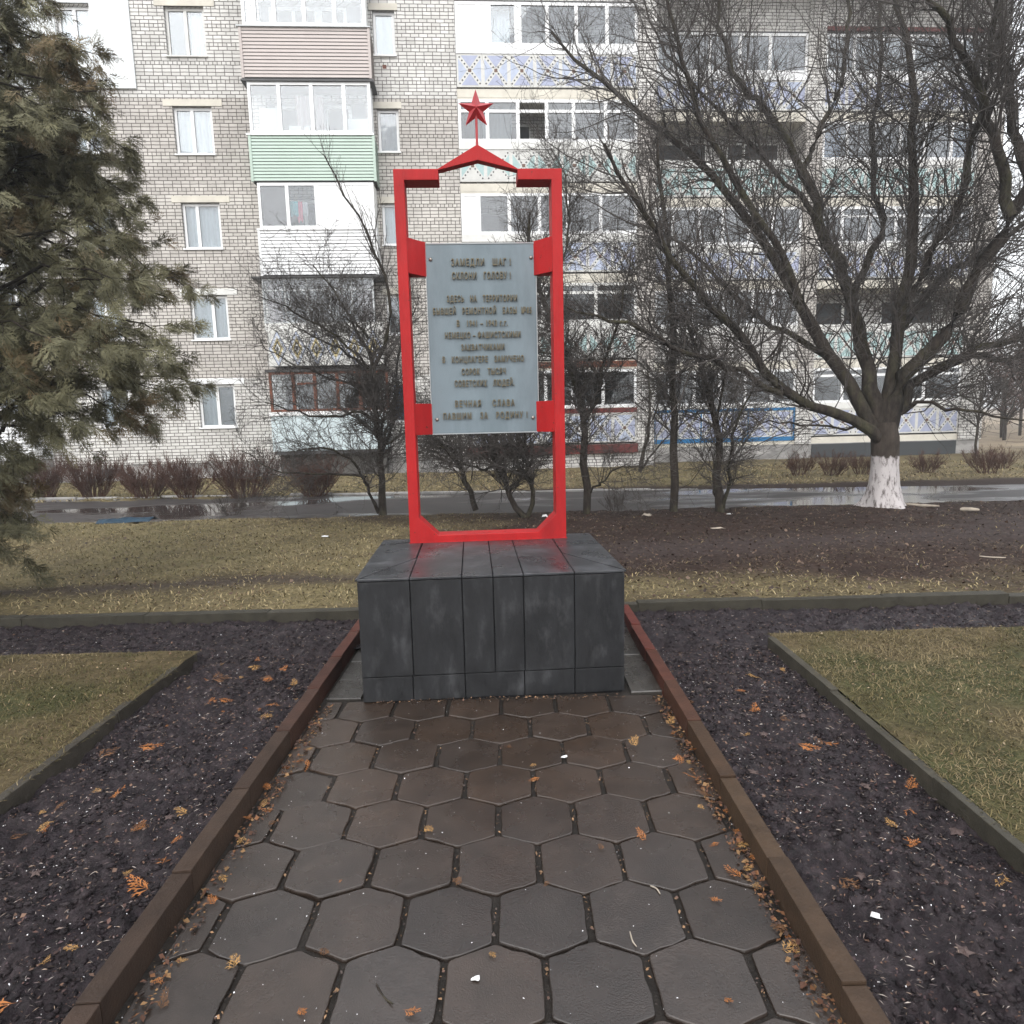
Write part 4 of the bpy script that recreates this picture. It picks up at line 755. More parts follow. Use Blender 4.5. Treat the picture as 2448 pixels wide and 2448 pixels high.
# ------------------------------------------------------------------ trees and shrubs
LIMBS=[
( [(6.01,10.75,1.33),(5.76,10.67,1.37),(5.1,10.59,1.48),(4.57,10.51,1.68),(4.22,10.43,1.85),(4.01,10.35,2.13),(3.79,10.27,2.46),(3.44,10.19,2.83),(3.08,10.11,3.06),(2.75,10.03,3.32),(2.63,9.95,3.43),(2.31,9.87,3.85),(2.03,9.79,4.3),(1.82,9.71,4.55),(1.55,9.63,4.82),(1.36,9.55,5.2)] , 0.11 , 0.02 ),
( [(4.22,10.45,1.85),(3.88,10.32,2.07),(3.24,10.2,2.31),(2.77,10.07,2.39),(2.4,9.95,2.56),(2.1,9.82,2.69),(1.7,9.7,2.86),(1.21,9.57,3.0),(0.75,9.45,3.1)] , 0.06 , 0.015 ),
( [(6.0,10.75,1.42),(5.81,10.84,1.6),(5.58,10.94,1.96),(5.27,11.03,2.37),(5.07,11.13,2.72),(4.89,11.22,3.05),(4.75,11.31,3.5),(4.72,11.41,3.69),(4.39,11.5,4.28),(3.94,11.6,4.76),(3.72,11.69,5.16),(3.51,11.79,5.52),(3.11,11.88,5.97),(2.72,11.97,6.28),(2.32,12.07,6.58),(1.82,12.16,6.9),(1.3,12.26,7.5),(0.86,12.35,8.05)] , 0.13 , 0.02 ),
( [(4.91,11.25,3.06),(4.66,11.14,3.65),(4.34,11.03,4.12),(3.95,10.92,4.5),(3.49,10.81,5.06),(3.12,10.69,5.45),(2.92,10.58,6.07),(2.65,10.47,6.6),(2.4,10.36,7.11),(2.28,10.25,7.6)] , 0.08 , 0.02 ),
( [(6.03,10.75,1.5),(5.93,10.9,1.79),(5.79,11.05,2.36),(5.74,11.2,2.87),(5.68,11.35,3.48),(5.57,11.5,3.92),(5.34,11.65,4.52),(5.18,11.8,5.09),(5.04,11.95,5.6)] , 0.14 , 0.085 ),
( [(5.04,11.95,5.6),(5.24,12.08,5.95),(5.45,12.22,6.31),(5.7,12.35,6.89),(5.95,12.48,7.54),(6.05,12.62,8.39),(6.1,12.75,9.15)] , 0.06 , 0.025 ),
( [(5.04,11.95,5.6),(4.74,11.83,6.02),(4.27,11.71,6.53),(3.69,11.59,6.91),(3.53,11.47,7.55),(3.31,11.35,8.22)] , 0.075 , 0.02 ),
( [(5.34,11.65,4.52),(4.87,11.8,5.31),(4.29,11.95,5.8),(3.97,12.1,6.37),(3.19,12.25,7.12),(2.68,12.4,7.95),(2.48,12.55,8.62)] , 0.05 , 0.015 ),
( [(6.06,10.75,1.5),(6.07,10.79,2.11),(6.11,10.82,2.65),(6.16,10.86,3.19),(6.39,10.9,3.47),(6.44,10.93,4.09),(6.38,10.97,4.87),(6.33,11.0,5.64),(6.36,11.04,6.3),(6.3,11.08,6.85),(6.13,11.11,7.43),(6.02,11.15,8.19)] , 0.13 , 0.03 ),
( [(6.25,10.85,3.15),(6.49,10.58,3.89),(6.66,10.32,4.37),(6.67,10.05,4.99),(6.56,9.78,5.51),(6.47,9.52,6.06),(6.3,9.25,6.68)] , 0.08 , 0.025 ),
( [(6.1,10.75,1.54),(6.17,10.66,2.04),(6.4,10.57,2.31),(6.66,10.48,2.69),(6.86,10.39,3.05),(7.03,10.3,3.27),(6.94,10.2,3.61),(7.14,10.11,4.03),(7.26,10.02,4.27),(7.43,9.93,4.72),(7.64,9.84,5.31),(7.78,9.75,6.14)] , 0.15 , 0.06 ),
( [(7.14,9.85,4.23),(6.85,9.69,4.86),(6.37,9.53,5.64),(6.01,9.37,6.09),(5.51,9.21,6.55),(5.22,9.05,6.88)] , 0.09 , 0.03 ),
( [(7.3,9.75,4.66),(7.19,9.97,5.3),(7.21,10.2,6.16),(7.13,10.43,6.9),(7.3,10.65,7.79)] , 0.08 , 0.03 ),
( [(6.13,10.75,1.46),(6.36,10.84,1.85),(6.82,10.92,2.14),(7.26,11.01,2.39),(7.81,11.09,2.55),(8.46,11.18,2.7),(9.28,11.26,2.9),(10.45,11.35,3.31)] , 0.1 , 0.03 ),
( [(6.84,10.95,2.14),(7.71,11.35,2.51),(8.45,11.75,2.36),(9.23,12.15,2.47),(10.66,12.55,2.75)] , 0.07 , 0.02 ),
( [(5.73,11.45,3.5),(6.24,11.75,4.17),(6.5,12.05,4.93),(6.39,12.35,5.81),(6.59,12.65,6.88),(6.88,12.95,7.97),(6.88,13.25,9.27)] , 0.07 , 0.02 ),
( [(6.18,10.95,2.66),(6.9,11.43,3.4),(7.71,11.91,3.99),(8.66,12.39,4.35),(9.83,12.87,5.09),(11.31,13.35,6.14)] , 0.08 , 0.025 ),
( [(5.33,11.15,2.38),(4.85,11.51,2.77),(4.25,11.87,3.18),(3.51,12.23,4.16),(3.03,12.59,4.8),(2.23,12.95,5.1)] , 0.06 , 0.015 ),
( [(6.2,10.65,1.58),(6.56,10.3,1.69),(6.83,9.95,1.48),(7.13,9.6,1.32),(7.52,9.25,1.39)] , 0.04 , 0.012 ),
( [(5.81,10.75,1.36),(5.52,11.1,1.21),(5.05,11.45,1.35),(4.65,11.8,1.35),(4.2,12.15,1.55)] , 0.03 , 0.01 ),
]
SMALL={
'T1' :[
( [(-2.17,11.05,0.01),(-2.15,11.05,0.38),(-2.17,11.05,0.7),(-2.12,11.05,1.09),(-2.18,11.05,1.53),(-2.21,11.05,2.04),(-2.18,11.05,2.47),(-2.3,11.05,2.89),(-2.53,11.05,3.23)] , 0.075 , 0.02 ),
( [(-2.24,11.05,0.05),(-2.32,10.91,0.4),(-2.36,10.76,0.68),(-2.48,10.62,0.95),(-2.69,10.48,1.13),(-3.06,10.34,1.19),(-3.26,10.19,1.16)] , 0.035 , 0.012 ),
( [(-2.17,11.05,2.47),(-1.94,10.95,2.87),(-1.77,10.84,3.26),(-1.82,10.74,3.65),(-1.94,10.64,4.1),(-2.1,10.53,4.46),(-2.36,10.43,4.96),(-2.62,10.33,5.44)] , 0.035 , 0.008 ),
( [(-2.12,11.05,1.09),(-1.92,11.23,1.52),(-1.9,11.4,2.05),(-1.93,11.58,2.59),(-1.8,11.75,3.13),(-1.52,11.93,3.68)] , 0.035 , 0.01 ),
( [(-2.18,11.05,1.53),(-2.41,10.88,1.79),(-2.88,10.7,1.63),(-3.09,10.53,1.64),(-3.35,10.36,1.8),(-3.69,10.19,1.89)] , 0.03 , 0.008 ),
( [(-2.24,11.05,2.38),(-2.52,11.21,2.66),(-2.99,11.38,2.86),(-3.46,11.54,3.14),(-3.86,11.71,3.35)] , 0.025 , 0.008 ),
( [(-2.09,11.05,1.18),(-1.47,10.84,1.51),(-0.93,10.64,1.83),(-0.5,10.43,1.98)] , 0.025 , 0.008 ),
],
'T2' :[
( [(-0.6,10.95,0.07),(-0.7,10.95,0.4),(-0.8,10.95,0.64),(-0.88,10.95,0.96),(-1.07,10.95,1.17),(-1.41,10.95,1.34),(-1.66,10.95,1.51)] , 0.06 , 0.015 ),
( [(-0.8,10.95,0.64),(-0.86,11.16,1.05),(-0.83,11.36,1.4),(-0.74,11.57,1.85),(-0.55,11.77,2.21)] , 0.035 , 0.01 ),
( [(-0.88,10.95,0.96),(-1.23,11.2,1.06),(-1.57,11.44,1.06),(-1.8,11.69,0.86)] , 0.02 , 0.008 ),
],
'T3' :[
( [(0.2,10.6,-0.02),(0.08,10.6,0.21),(-0.06,10.6,0.39),(-0.16,10.6,0.64),(-0.22,10.6,0.83),(-0.32,10.6,1.11),(-0.48,10.6,1.37),(-0.6,10.6,1.66),(-0.75,10.6,2.16)] , 0.06 , 0.015 ),
( [(0.25,10.6,-0.02),(0.35,10.51,0.28),(0.3,10.42,0.61),(0.25,10.33,0.84),(0.18,10.23,1.16),(0.18,10.14,1.48),(0.23,10.05,1.87),(0.2,9.96,2.33)] , 0.05 , 0.012 ),
( [(-0.22,10.6,0.83),(-0.45,10.34,0.76),(-0.67,10.09,0.86),(-0.89,9.83,1.04),(-1.01,9.58,1.21)] , 0.025 , 0.008 ),
( [(0.25,10.6,0.82),(0.54,10.91,1.03),(0.78,11.23,1.28),(1.08,11.54,1.44)] , 0.025 , 0.008 ),
],
'T4' :[
( [(1.21,10.68,-0.02),(1.23,10.68,0.34),(1.24,10.68,0.73),(1.2,10.68,1.11),(1.16,10.68,1.43),(1.13,10.68,1.97),(1.02,10.68,2.37),(0.92,10.68,2.64),(0.72,10.68,3.02),(0.56,10.68,3.33),(0.41,10.68,3.74),(0.29,10.68,4.21),(0.38,10.68,4.67)] , 0.075 , 0.02 ),
( [(1.16,10.68,1.43),(1.36,10.56,1.78),(1.47,10.44,2.26),(1.54,10.32,2.72),(1.76,10.2,3.31),(1.81,10.08,3.88)] , 0.035 , 0.01 ),
( [(1.24,10.68,0.3),(1.42,10.45,0.58),(1.6,10.23,0.76),(1.8,10.0,0.81)] , 0.022 , 0.007 ),
( [(0.92,10.68,2.64),(0.58,10.43,2.51),(0.25,10.18,2.65),(-0.13,9.93,3.01),(-0.42,9.69,3.27)] , 0.025 , 0.008 ),
( [(0.56,10.68,3.33),(0.87,10.88,3.93),(1.02,11.07,4.53),(1.01,11.27,5.23),(0.77,11.46,5.86)] , 0.03 , 0.008 ),
],
'T5' :[
( [(2.63,10.72,-0.02),(2.62,10.72,0.31),(2.62,10.72,1.04),(2.61,10.72,1.75),(2.61,10.72,2.36),(2.56,10.72,3.44),(2.52,10.72,3.86),(2.46,10.72,4.4),(2.41,10.72,5.1),(2.32,10.72,5.7)] , 0.075 , 0.025 ),
( [(2.52,10.72,3.86),(2.32,11.03,4.41),(2.12,11.34,5.15),(1.92,11.65,5.83)] , 0.03 , 0.01 ),
( [(2.61,10.72,2.36),(2.94,11.09,2.77),(3.39,11.46,3.23)] , 0.02 , 0.008 ),
( [(2.61,10.72,1.75),(2.47,11.26,2.11),(2.22,11.8,2.33)] , 0.02 , 0.008 ),
],
'T6' :[
( [(3.35,10.6,-0.02),(3.32,10.6,0.56),(3.3,10.6,1.02),(3.25,10.6,1.4),(3.23,10.6,1.58),(3.13,10.6,1.82),(3.03,10.6,2.23),(2.9,10.6,2.72),(2.73,10.6,3.2)] , 0.085 , 0.02 ),
( [(3.4,10.6,0.0),(3.41,10.39,0.37),(3.37,10.19,0.76),(3.27,9.98,1.17),(3.35,9.78,1.49),(3.45,9.57,1.86)] , 0.04 , 0.01 ),
( [(3.27,10.6,1.48),(3.31,10.43,1.89),(3.22,10.25,2.28),(3.3,10.08,2.72)] , 0.03 , 0.01 ),
( [(3.3,10.6,0.05),(3.32,10.92,0.53),(3.45,11.23,0.95)] , 0.025 , 0.01 ),
],
}
T7=[
( [(3.72,19.2,-0.08),(3.8,19.2,0.38),(3.95,19.2,0.83),(4.04,19.2,1.44),(4.03,19.2,2.2),(3.91,19.2,2.92)] , 0.07 , 0.02 ),
( [(3.77,19.2,-0.0),(4.15,19.2,0.53),(4.53,19.2,0.9),(4.83,19.2,1.27)] , 0.04 , 0.012 ),
( [(4.01,19.2,1.29),(4.29,19.2,1.88),(4.21,19.2,2.77)] , 0.03 , 0.01 ),
]
def wobble(p, amp, rng):
    q = p.copy(); q[1:-1] += rng.normal(scale=amp, size=(len(p) - 2, 3)); return q
LT = 0.86
def make_tree(name, limbs, label, cat, base, twig_n, seed, trunk_pts=None, trunk_r=None, trunk_m=BARK, K=14, lens=((0.5, 1.3), (0.22, 0.6), (0.08, 0.24)), up=0.25, group=None, tm=TWIG, rmin=0.0026, amp=0.02, flare=None, bare=()):
    bare = list(bare)
    rng = np.random.default_rng(seed)
    t = tag(empty(name, base), label, cat, group); off = np.array(base)
    P = np.stack([wobble(resample(l[0], K), amp, rng) for l in limbs]) - off; Rd = LT * np.stack([np.linspace(1, 0, K) ** 0.85 * (l[1] - l[2]) + l[2] for l in limbs])
    Rd = Rd * (1 + 0.16 * (fbm(np.arange(K)[None, :] * 0.9 + np.arange(len(limbs))[:, None] * 7.3, np.zeros((len(limbs), K)), seed) - 0.5) * 2)
    tb = TubeBag()
    if trunk_pts is not None:
        tp = resample(trunk_pts, 26)[None] - off; tr = np.interp(np.linspace(0, 1, 26), np.linspace(0, 1, len(trunk_r)), trunk_r)[None]; tb.add(tp, tr, 40)
    else:
        tb.add(P[:1], Rd[:1], 14)
    tr_o = tb.build('trunk', trunk_m, t)
    if trunk_pts is not None or True:       # rough bark: push the skin in and out
        me = tr_o.data; n = len(me.vertices); co = np.zeros(n * 3, np.float32); me.vertices.foreach_get('co', co); co = co.reshape(-1, 3)
        K2 = 26 if trunk_pts is not None else K; m2 = n // K2; ring = co.reshape(K2, m2, 3); cen = ring.mean(1, keepdims=True); d = ring - cen; ang = np.arctan2(d[..., 1], d[..., 0]); hz = cen[..., 2]
        f = 1 + 0.16 * (fbm(np.cos(ang) * 4 + 7, np.sin(ang) * 4 + hz * 1.3, seed) - 0.5) + 0.13 * (fbm(ang * 6, hz * 2.5, seed + 3) - 0.5)
        if flare: f = f + flare * np.exp(-np.clip(hz, 0, 9) / 0.13) * (0.55 + 0.9 * np.clip(np.sin(ang * 5 + 1.2) * 0.6 + np.sin(ang * 3) * 0.5, -0.4, 1))
        ring = cen + d * f[..., None]; me.vertices.foreach_set('co', ring.reshape(-1, 3).astype(np.float32).ravel()); me.update()
    for i in range(0 if trunk_pts is not None else 1, len(limbs)):
        lb = TubeBag(); lb.add(P[i:i + 1], Rd[i:i + 1], 10); lb.build('limb', BARK, t)
    n1, n2, n3 = twig_n; cr = TubeBag(); G = [i for i in range(len(limbs)) if i not in bare]
    if bare:
        b1, r1 = grow(P[bare], np.minimum(Rd[bare], 0.03), 26, (0.35, 1.0), (15, 40), (0.5, 1.3), 0.4, 7, 0.3, 0.12, rng, rmin * 1.2); b2, r2 = grow(b1, r1, 90, (0.1, 1.0), (20, 50), (0.15, 0.5), 0.6, 5, 0.2, 0.2, rng, rmin); cr.add(b1, r1, 4); cr.add(b2, r2, 3)
    P, Rd = P[G], Rd[G]
    B1, R1 = grow(P, np.minimum(Rd, 0.035), n1, (0.18, 1.0), (28, 75), lens[0], 0.36, 7, up, 0.20, rng, rmin * 1.3)
    B2, R2 = grow(np.concatenate([B1]), R1, n2, (0.12, 1.0), (30, 75), lens[1], 0.6, 5, up * 0.8, 0.24, rng, rmin * 1.1)
    B3, R3 = grow(B2, R2, n3, (0.1, 1.0), (30, 80), lens[2], 0.8, 4, up * 0.5, 0.26, rng, rmin)
    cr.add(B1, R1, 5); cr.add(B2, R2, 4); cr.add(B3, R3, 3)
    cr.build('crown', tm, t); return t
# the big tree with the limewashed foot
LIME = mat('limewashed_bark', (0.050, 0.040, 0.033), 0.9, 0.2, 0.45, 9.0, 1.0, 40, stretch=(1, 1, 0.4))
n_, l_ = LIME.node_tree.nodes, LIME.node_tree.links; p_ = n_['Principled BSDF']; old = p_.inputs['Base Color'].links[0].from_socket
tc_ = n_.new('ShaderNodeTexCoord'); sx_ = n_.new('ShaderNodeSeparateXYZ'); l_.new(tc_.outputs['Object'], sx_.inputs[0])
nz_ = n_.new('ShaderNodeTexNoise'); nz_.inputs['Scale'].default_value = 14.0; nz_.inputs['Detail'].default_value = 5.0; l_.new(tc_.outputs['Object'], nz_.inputs['Vector'])
a_ = n_.new('ShaderNodeMath'); a_.operation = 'MULTIPLY_ADD'; a_.inputs[1].default_value = 0.16; l_.new(nz_.outputs['Fac'], a_.inputs[0]); l_.new(sx_.outputs['Z'], a_.inputs[2])
e_ = n_.new('ShaderNodeMapRange'); e_.inputs['From Min'].default_value = 0.91; e_.inputs['From Max'].default_value = 0.945; e_.inputs['To Min'].default_value = 1; e_.inputs['To Max'].default_value = 0; l_.new(a_.outputs[0], e_.inputs['Value'])
w_ = n_.new('ShaderNodeTexNoise'); w_.inputs['Scale'].default_value = 17.0; w_.inputs['Detail'].default_value = 8.0; w_.inputs['Roughness'].default_value = 0.7
mp_ = n_.new('ShaderNodeMapping'); mp_.inputs['Scale'].default_value = (1, 1, 0.3); l_.new(tc_.outputs['Object'], mp_.inputs[0]); l_.new(mp_.outputs[0], w_.inputs['Vector'])
wr = n_.new('ShaderNodeValToRGB'); wr.color_ramp.elements[0].position = 0.36; wr.color_ramp.elements[0].color = (0.10, 0.085, 0.08, 1); wr.color_ramp.elements[1].position = 0.50; wr.color_ramp.elements[1].color = (0.46, 0.43, 0.43, 1); l_.new(w_.outputs['Fac'], wr.inputs['Fac'])
mx_ = n_.new('ShaderNodeMix'); mx_.data_type = 'RGBA'; l_.new(e_.outputs[0], mx_.inputs['Factor']); l_.new(old, mx_.inputs['A']); l_.new(wr.outputs[0], mx_.inputs['B']); l_.new(mx_.outputs['Result'], p_.inputs['Base Color'])
LIMBS = [([(6.03, 10.75, 0.98)] + list(l[0]), l[1], l[2]) if (abs(l[0][0][0] - 6.05) < 0.25 and l[0][0][2] < 1.62) else l for l in LIMBS]
big = make_tree('bare_tree', LIMBS, 'big spreading bare tree with a limewashed trunk foot beside the wet lane', 'tree', (6.05, 10.75, -0.03), (1100, 8200, 25000), 5,
                trunk_pts=[(6.06, 10.75, -0.10), (6.06, 10.75, 0.05), (6.05, 10.75, 0.4), (6.04, 10.75, 0.8), (6.03, 10.75, 1.15), (6.03, 10.75, 1.36)], trunk_r=[0.29, 0.265, 0.225, 0.205, 0.20, 0.205, 0.15],
                trunk_m=LIME, K=16, lens=((0.9, 3.0), (0.5, 1.35), (0.15, 0.5)), up=0.22, rmin=0.0024, amp=0.035, flare=0.45)
SL = {'T1': ('twiggy multi-stemmed bare tree just left of the red frame', 0.06), 'T2': ('small bare tree leaning left, seen low through the red frame', 0.05), 'T3': ('bare tree with two leaning stems, right of the other one seen through the red frame', 0.05),
      'T4': ('bare tree just right of the red frame, its top bending left behind the plaque', 0.05), 'T5': ('slim straight bare tree with a smooth pole-like trunk', 0.04), 'T6': ('dark bare tree with a split trunk between the straight tree and the big one', 0.05)}
SMALL['T1'] += [
  ([(-2.19, 11.05, 2.34), (-2.44, 10.9, 2.71), (-2.97, 10.75, 3.11), (-3.4, 10.6, 3.34), (-3.74, 10.45, 3.48)], .026, .008),
  ([(-2.42, 11.05, 0.66), (-2.89, 11.2, 0.74), (-3.57, 11.35, 0.66), (-4.25, 11.5, 0.84), (-4.7, 11.65, 1.12)], .026, .008),
  ([(-2.19, 11.05, 2.04), (-2.73, 11.28, 2.24), (-3.32, 11.5, 2.44), (-3.92, 11.73, 2.65), (-4.33, 11.95, 3.04)], .026, .008),
  ([(-2.25, 11.05, 2.89), (-2.5, 10.92, 3.29), (-2.78, 10.78, 3.68), (-2.96, 10.65, 3.97)], .026, .008)]
CNT = {'T1': (330, 3500, 10500), 'T2': (80, 800, 2200), 'T3': (220, 2200, 6500), 'T4': (260, 2800, 8000), 'T5': (90, 800, 2400), 'T6': (130, 1200, 3600)}
for i, (k, lim) in enumerate(SMALL.items()):
    b = lim[0][0][0]
    make_tree('bare_tree', lim, SL[k][0], 'tree', (b[0], b[1], -0.03), CNT[k], 20 + i, K=12, lens=((0.5, 1.5), (0.25, 0.7), (0.08, 0.28)), up=0.16, group='small bare trees along the lane', rmin=0.0028, amp=0.02, bare=(2,) if k == 'T1' else ())
make_tree('bare_tree', T7, 'forked thin bare tree standing close to the corner of the centre loggias', 'tree', (3.72, 19.2, -0.15), (60, 380, 800), 31, K=10, lens=((0.4, 1.2), (0.2, 0.6), (0.1, 0.3)), rmin=0.004)
# a few more behind and beyond the corner of the building
def wild_tree(x, y, h, seed, label, r=0.09, spread=0.45, n=(60, 420, 900), m=TWIG):
    rng = np.random.default_rng(seed); z = float(gz(x, y)) - 0.03; lim = [([(x, y, z), (x + rng.normal(0, .1), y, z + h * .35), (x + rng.normal(0, .2), y, z + h * .7), (x + rng.normal(0, .3), y, z + h)], r, 0.015)]
    for q in range(9):
        zz = z + h * rng.uniform(.2, .6); a = rng.uniform(0, 6.28); s = spread * h * rng.uniform(.5, 1); lim.append(([(x, y, zz), (x + math.cos(a) * s * .5, y + math.sin(a) * s * .5, zz + h * .15), (x + math.cos(a) * s, y + math.sin(a) * s, min(z + h * 1.05, zz + h * .4))], r * .55, 0.012))
    make_tree('bare_tree', lim, label, 'tree', (x, y, z), n, seed, K=8, lens=((0.14 * h, 0.3 * h), (0.07 * h, 0.16 * h), (0.03 * h, 0.08 * h)), rmin=0.0011 * y ** 0.5 * 1.2, tm=m)
wild_tree(16.4, 23.4, 3.0, 41, 'young bare tree at the right end of the flats, against the last brick pier', 0.06)
for i, (x, y, h) in enumerate(((26.5, 36, 5.4), (29, 38, 6.2), (32.5, 41, 6.0), (30.5, 45, 7.2), (36, 46, 7.0), (39, 50, 8.0), (43.5, 52, 7.5), (34.5, 52, 7.8), (47, 56, 8.5), (27.2, 42, 5.5), (24.8, 33.5, 3.6), (41, 44, 6.4))):
    wild_tree(x, y, h, 60 + i, 'bare brown tree in the thicket beyond the right corner of the flats', 0.1, 0.5, (90, 700, 1500), TWIGR)
for o in COL.objects:
    if o.get('label') == 'bare brown tree in the thicket beyond the right corner of the flats': o['group'] = 'bare trees beyond the corner'
# ---- shrubs
def make_shrub(seed, h=0.95, wd=0.75, nst=60, m=TWIGR, rmin=0.0042):
    rng = np.random.default_rng(seed); K = 6; P = np.zeros((nst, K, 3)); a = rng.uniform(0, 6.28, nst); r0 = 0.16 * np.sqrt(rng.uniform(0, 1, nst)) * wd / 0.75
    P[:, 0] = np.stack([np.cos(a) * r0, np.sin(a) * r0, -0.02 + 0 * a], -1); lean = rng.uniform(0.05, 0.62, nst) * wd / 0.75; D = nrm(np.stack([np.cos(a + rng.normal(0, .4, nst)) * lean, np.sin(a) * lean, 1 + 0 * a], -1)); ln = h * rng.uniform(0.6, 1.08, nst) / (K - 1)
    for k in range(1, K): D = nrm(D + rng.normal(scale=0.10, size=(nst, 3)) + np.array([0, 0, 0.05])); P[:, k] = P[:, k - 1] + D * ln[:, None]
    Rd = rng.uniform(0.006, 0.011, nst)[:, None] * np.linspace(1, 0.4, K)
    t = empty('shrub'); sb = TubeBag(); sb.add(P, Rd, 5); sb.build('stems', m, t)
    B1, R1 = grow(P, Rd, nst * 14, (0.2, 1), (15, 55), (0.15 * h, 0.38 * h), 0.55, 5, 0.35, 0.2, rng, rmin); B2, R2 = grow(B1, R1, nst * 30, (0.1, 1), (20, 60), (0.06 * h, 0.2 * h), 0.8, 4, 0.3, 0.22, rng, rmin * 0.9)
    tb = TubeBag(); tb.add(B1, R1, 3); tb.add(B2, R2, 3); tb.build('twigs', m, t); return t
SH = [(-10.98, 15.62, 0.98, 'first reddish-brown shrub of the row, beside the low balcony at the far left'), (-9.72, 15.40, 1.02, 'reddish-brown shrub second from the far left balcony in the row by the lane'), (-8.38, 15.18, 1.0, 'reddish-brown shrub third in the row, right of the cellar vent'),
      (-7.30, 14.98, 0.96, 'reddish-brown shrub fourth in the row, below the white-framed ground floor window'), (-5.95, 14.80, 1.08, 'spreading dark shrub fifth in the row, under the left edge of the balconies'), (-4.35, 14.72, 0.95, 'dense dark shrub last in the row, under the balcony with brown glazing')]
for i, (x, y, s, lab) in enumerate(SH):
    t = make_shrub(90 + i, [0.92, 0.98, 0.86, 0.95, 1.0, 0.88][i], [0.8, 1.05, 1.2, 0.95, 1.35, 1.15][i], [46, 62, 70, 54, 66, 80][i]); t.location = (x, y, float(gz(x, y))); t.scale = (s * 1.05, s, s); t.rotation_euler = (0, 0, i * 1.3); tag(t, lab, 'shrub', 'shrubs in a row along the lane')
HG = [(7.35, 16.9, 0.62, 'low cut brown shrub left of the limewashed tree, first of three'), (8.1, 16.75, 0.66, 'low cut brown shrub in the middle of the three left of the limewashed tree'), (8.95, 16.9, 0.6, 'low brown shrub nearest the left side of the limewashed trunk'), (10.55, 16.9, 0.6, 'low brown shrub just right of the limewashed trunk'),
      (11.7, 16.3, 0.66, 'thin brown shrub farther right of the limewashed trunk'), (13.0, 17.6, 0.6, 'low brown shrub under the right end of the building'), (14.3, 18.0, 0.6, 'outermost low brown shrub toward the building corner')]
for i, (x, y, s, lab) in enumerate(HG):
    t = make_shrub(120 + i, 0.95, 1.25, 40, TWIGR, 0.004); t.location = (x, y, float(gz(x, y))); t.scale = (s * 1.15, s, s); t.rotation_euler = (0, 0, i * 2.1); tag(t, lab, 'shrub', 'low shrubs before the loggias')
for i, (x, y, s, lab) in enumerate(((-5.1, 12.0, 0.62, 'wispy dry bush at the near edge of the lane, left of the twiggy tree'), (1.75, 11.0, 0.55, 'wispy sprouting bush right of the red frame'))):
    t = make_shrub(140 + i, 0.9, 1.0, 18, TWIGG, 0.0025); t.location = (x, y, float(gz(x, y)) - 0.02); t.scale = (s, s, s); tag(t, lab, 'shrub')

# ---- thuja
def sprays(O, D, Nn, S, rng, curl=0.25, wk=0.045, nb=7):
    """flat fern-like sprays: O origin, D axis, Nn plane normal, S length; returns V, quads"""
    M = len(O); W_ = nrm(np.cross(Nn, D)); Nn = np.cross(D, W_); quads = []
    def blade(a, d, side, ln, wd):      # a (M,3) base; d direction; thin lozenge
        sd = np.cross(Nn, d); return np.stack([a, a + d * ln[:, None] * 0.45 + sd * wd[:, None], a + d * ln[:, None], a + d * ln[:, None] * 0.45 - sd * wd[:, None]], 1)
    quads.append(blade(O, D, 0, S, S * 0.022))
    for k in range(nb):
        f = 0.12 + 0.80 * k / (nb - 1); a0 = O + D * (S * f)[:, None] - Nn * (S * curl * f * f)[:, None]
        for sg in (-1, 1):
            th = np.radians(rng.uniform(32, 52, M))[:, None]; d = nrm(D * np.cos(th) + sg * W_ * np.sin(th) - Nn * rng.uniform(0.0, 0.5, M)[:, None]); ln = S * (0.50 * (1 - f) + 0.16) * rng.uniform(0.75, 1.2, M)
            quads.append(blade(a0, d, 0, ln, ln * wk + 0.0006))
            for f2, sg2 in ((0.35, 1), (0.5, -1), (0.7, 1)):
                th2 = np.radians(40); sd = np.cross(Nn, d); d2 = nrm(d * np.cos(th2) + sg2 * sd * np.sin(th2)); quads.append(blade(a0 + d * (ln * f2)[:, None], d2, 0, ln * 0.36, ln * wk * 0.6 + 0.0006))
    Q = np.stack(quads, 1); V = Q.reshape(-1, 3); F = np.arange(len(V)).reshape(-1, 4); return V, F, Q.shape[1] * 4
tb0 = (-4.95, 5.95, 0.0); th = tag(empty('thuja_tree', tb0), 'tall olive-green thuja at the left edge, its drooping sprays over the grass', 'tree')
rng = np.random.default_rng(77)
tbg = TubeBag(); tp = resample([(0, 0, -0.1), (0.03, 0, 1.5), (0.0, 0.05, 3.5), (0.05, 0, 6.0), (0.05, 0, 8.6)], 20)[None]; tbg.add(tp, np.linspace(0.17, 0.02, 20)[None], 14); tbg.build('trunk', BARK, th)
ZR = [0.25, 0.55, 1.0, 1.3, 1.62, 1.95, 2.5, 2.9, 3.25, 3.55, 4.3, 5.2, 6.2, 7.4, 8.8]; RR = [0.50, 0.62, 0.45, 0.75, 1.65, 2.15, 2.26, 2.25, 2.02, 1.66, 1.60, 1.45, 1.05, 0.7, 0.15]
NB = 360; az_ = rng.uniform(0, 2 * np.pi, NB); keep = rng.random(NB) < np.where(np.abs(((az_ + 0.9 + np.pi) % (2 * np.pi)) - np.pi) < 1.4, 1.0, 0.55)
zt = rng.uniform(0.3, 8.3, NB) ** 1.0; zt = np.where(rng.random(NB) < 0.5, rng.uniform(1.2, 5.0, NB), zt); rt = np.interp(zt, ZR, RR) * rng.uniform(0.72, 1.0, NB)
lump = 0.80 + 0.36 * fbm(az_ * 1.4, zt * 1.3, 91); rt = rt * np.minimum(lump, 1.04)
az_, zt, rt = az_[keep], zt[keep], rt[keep]; NB = len(az_)
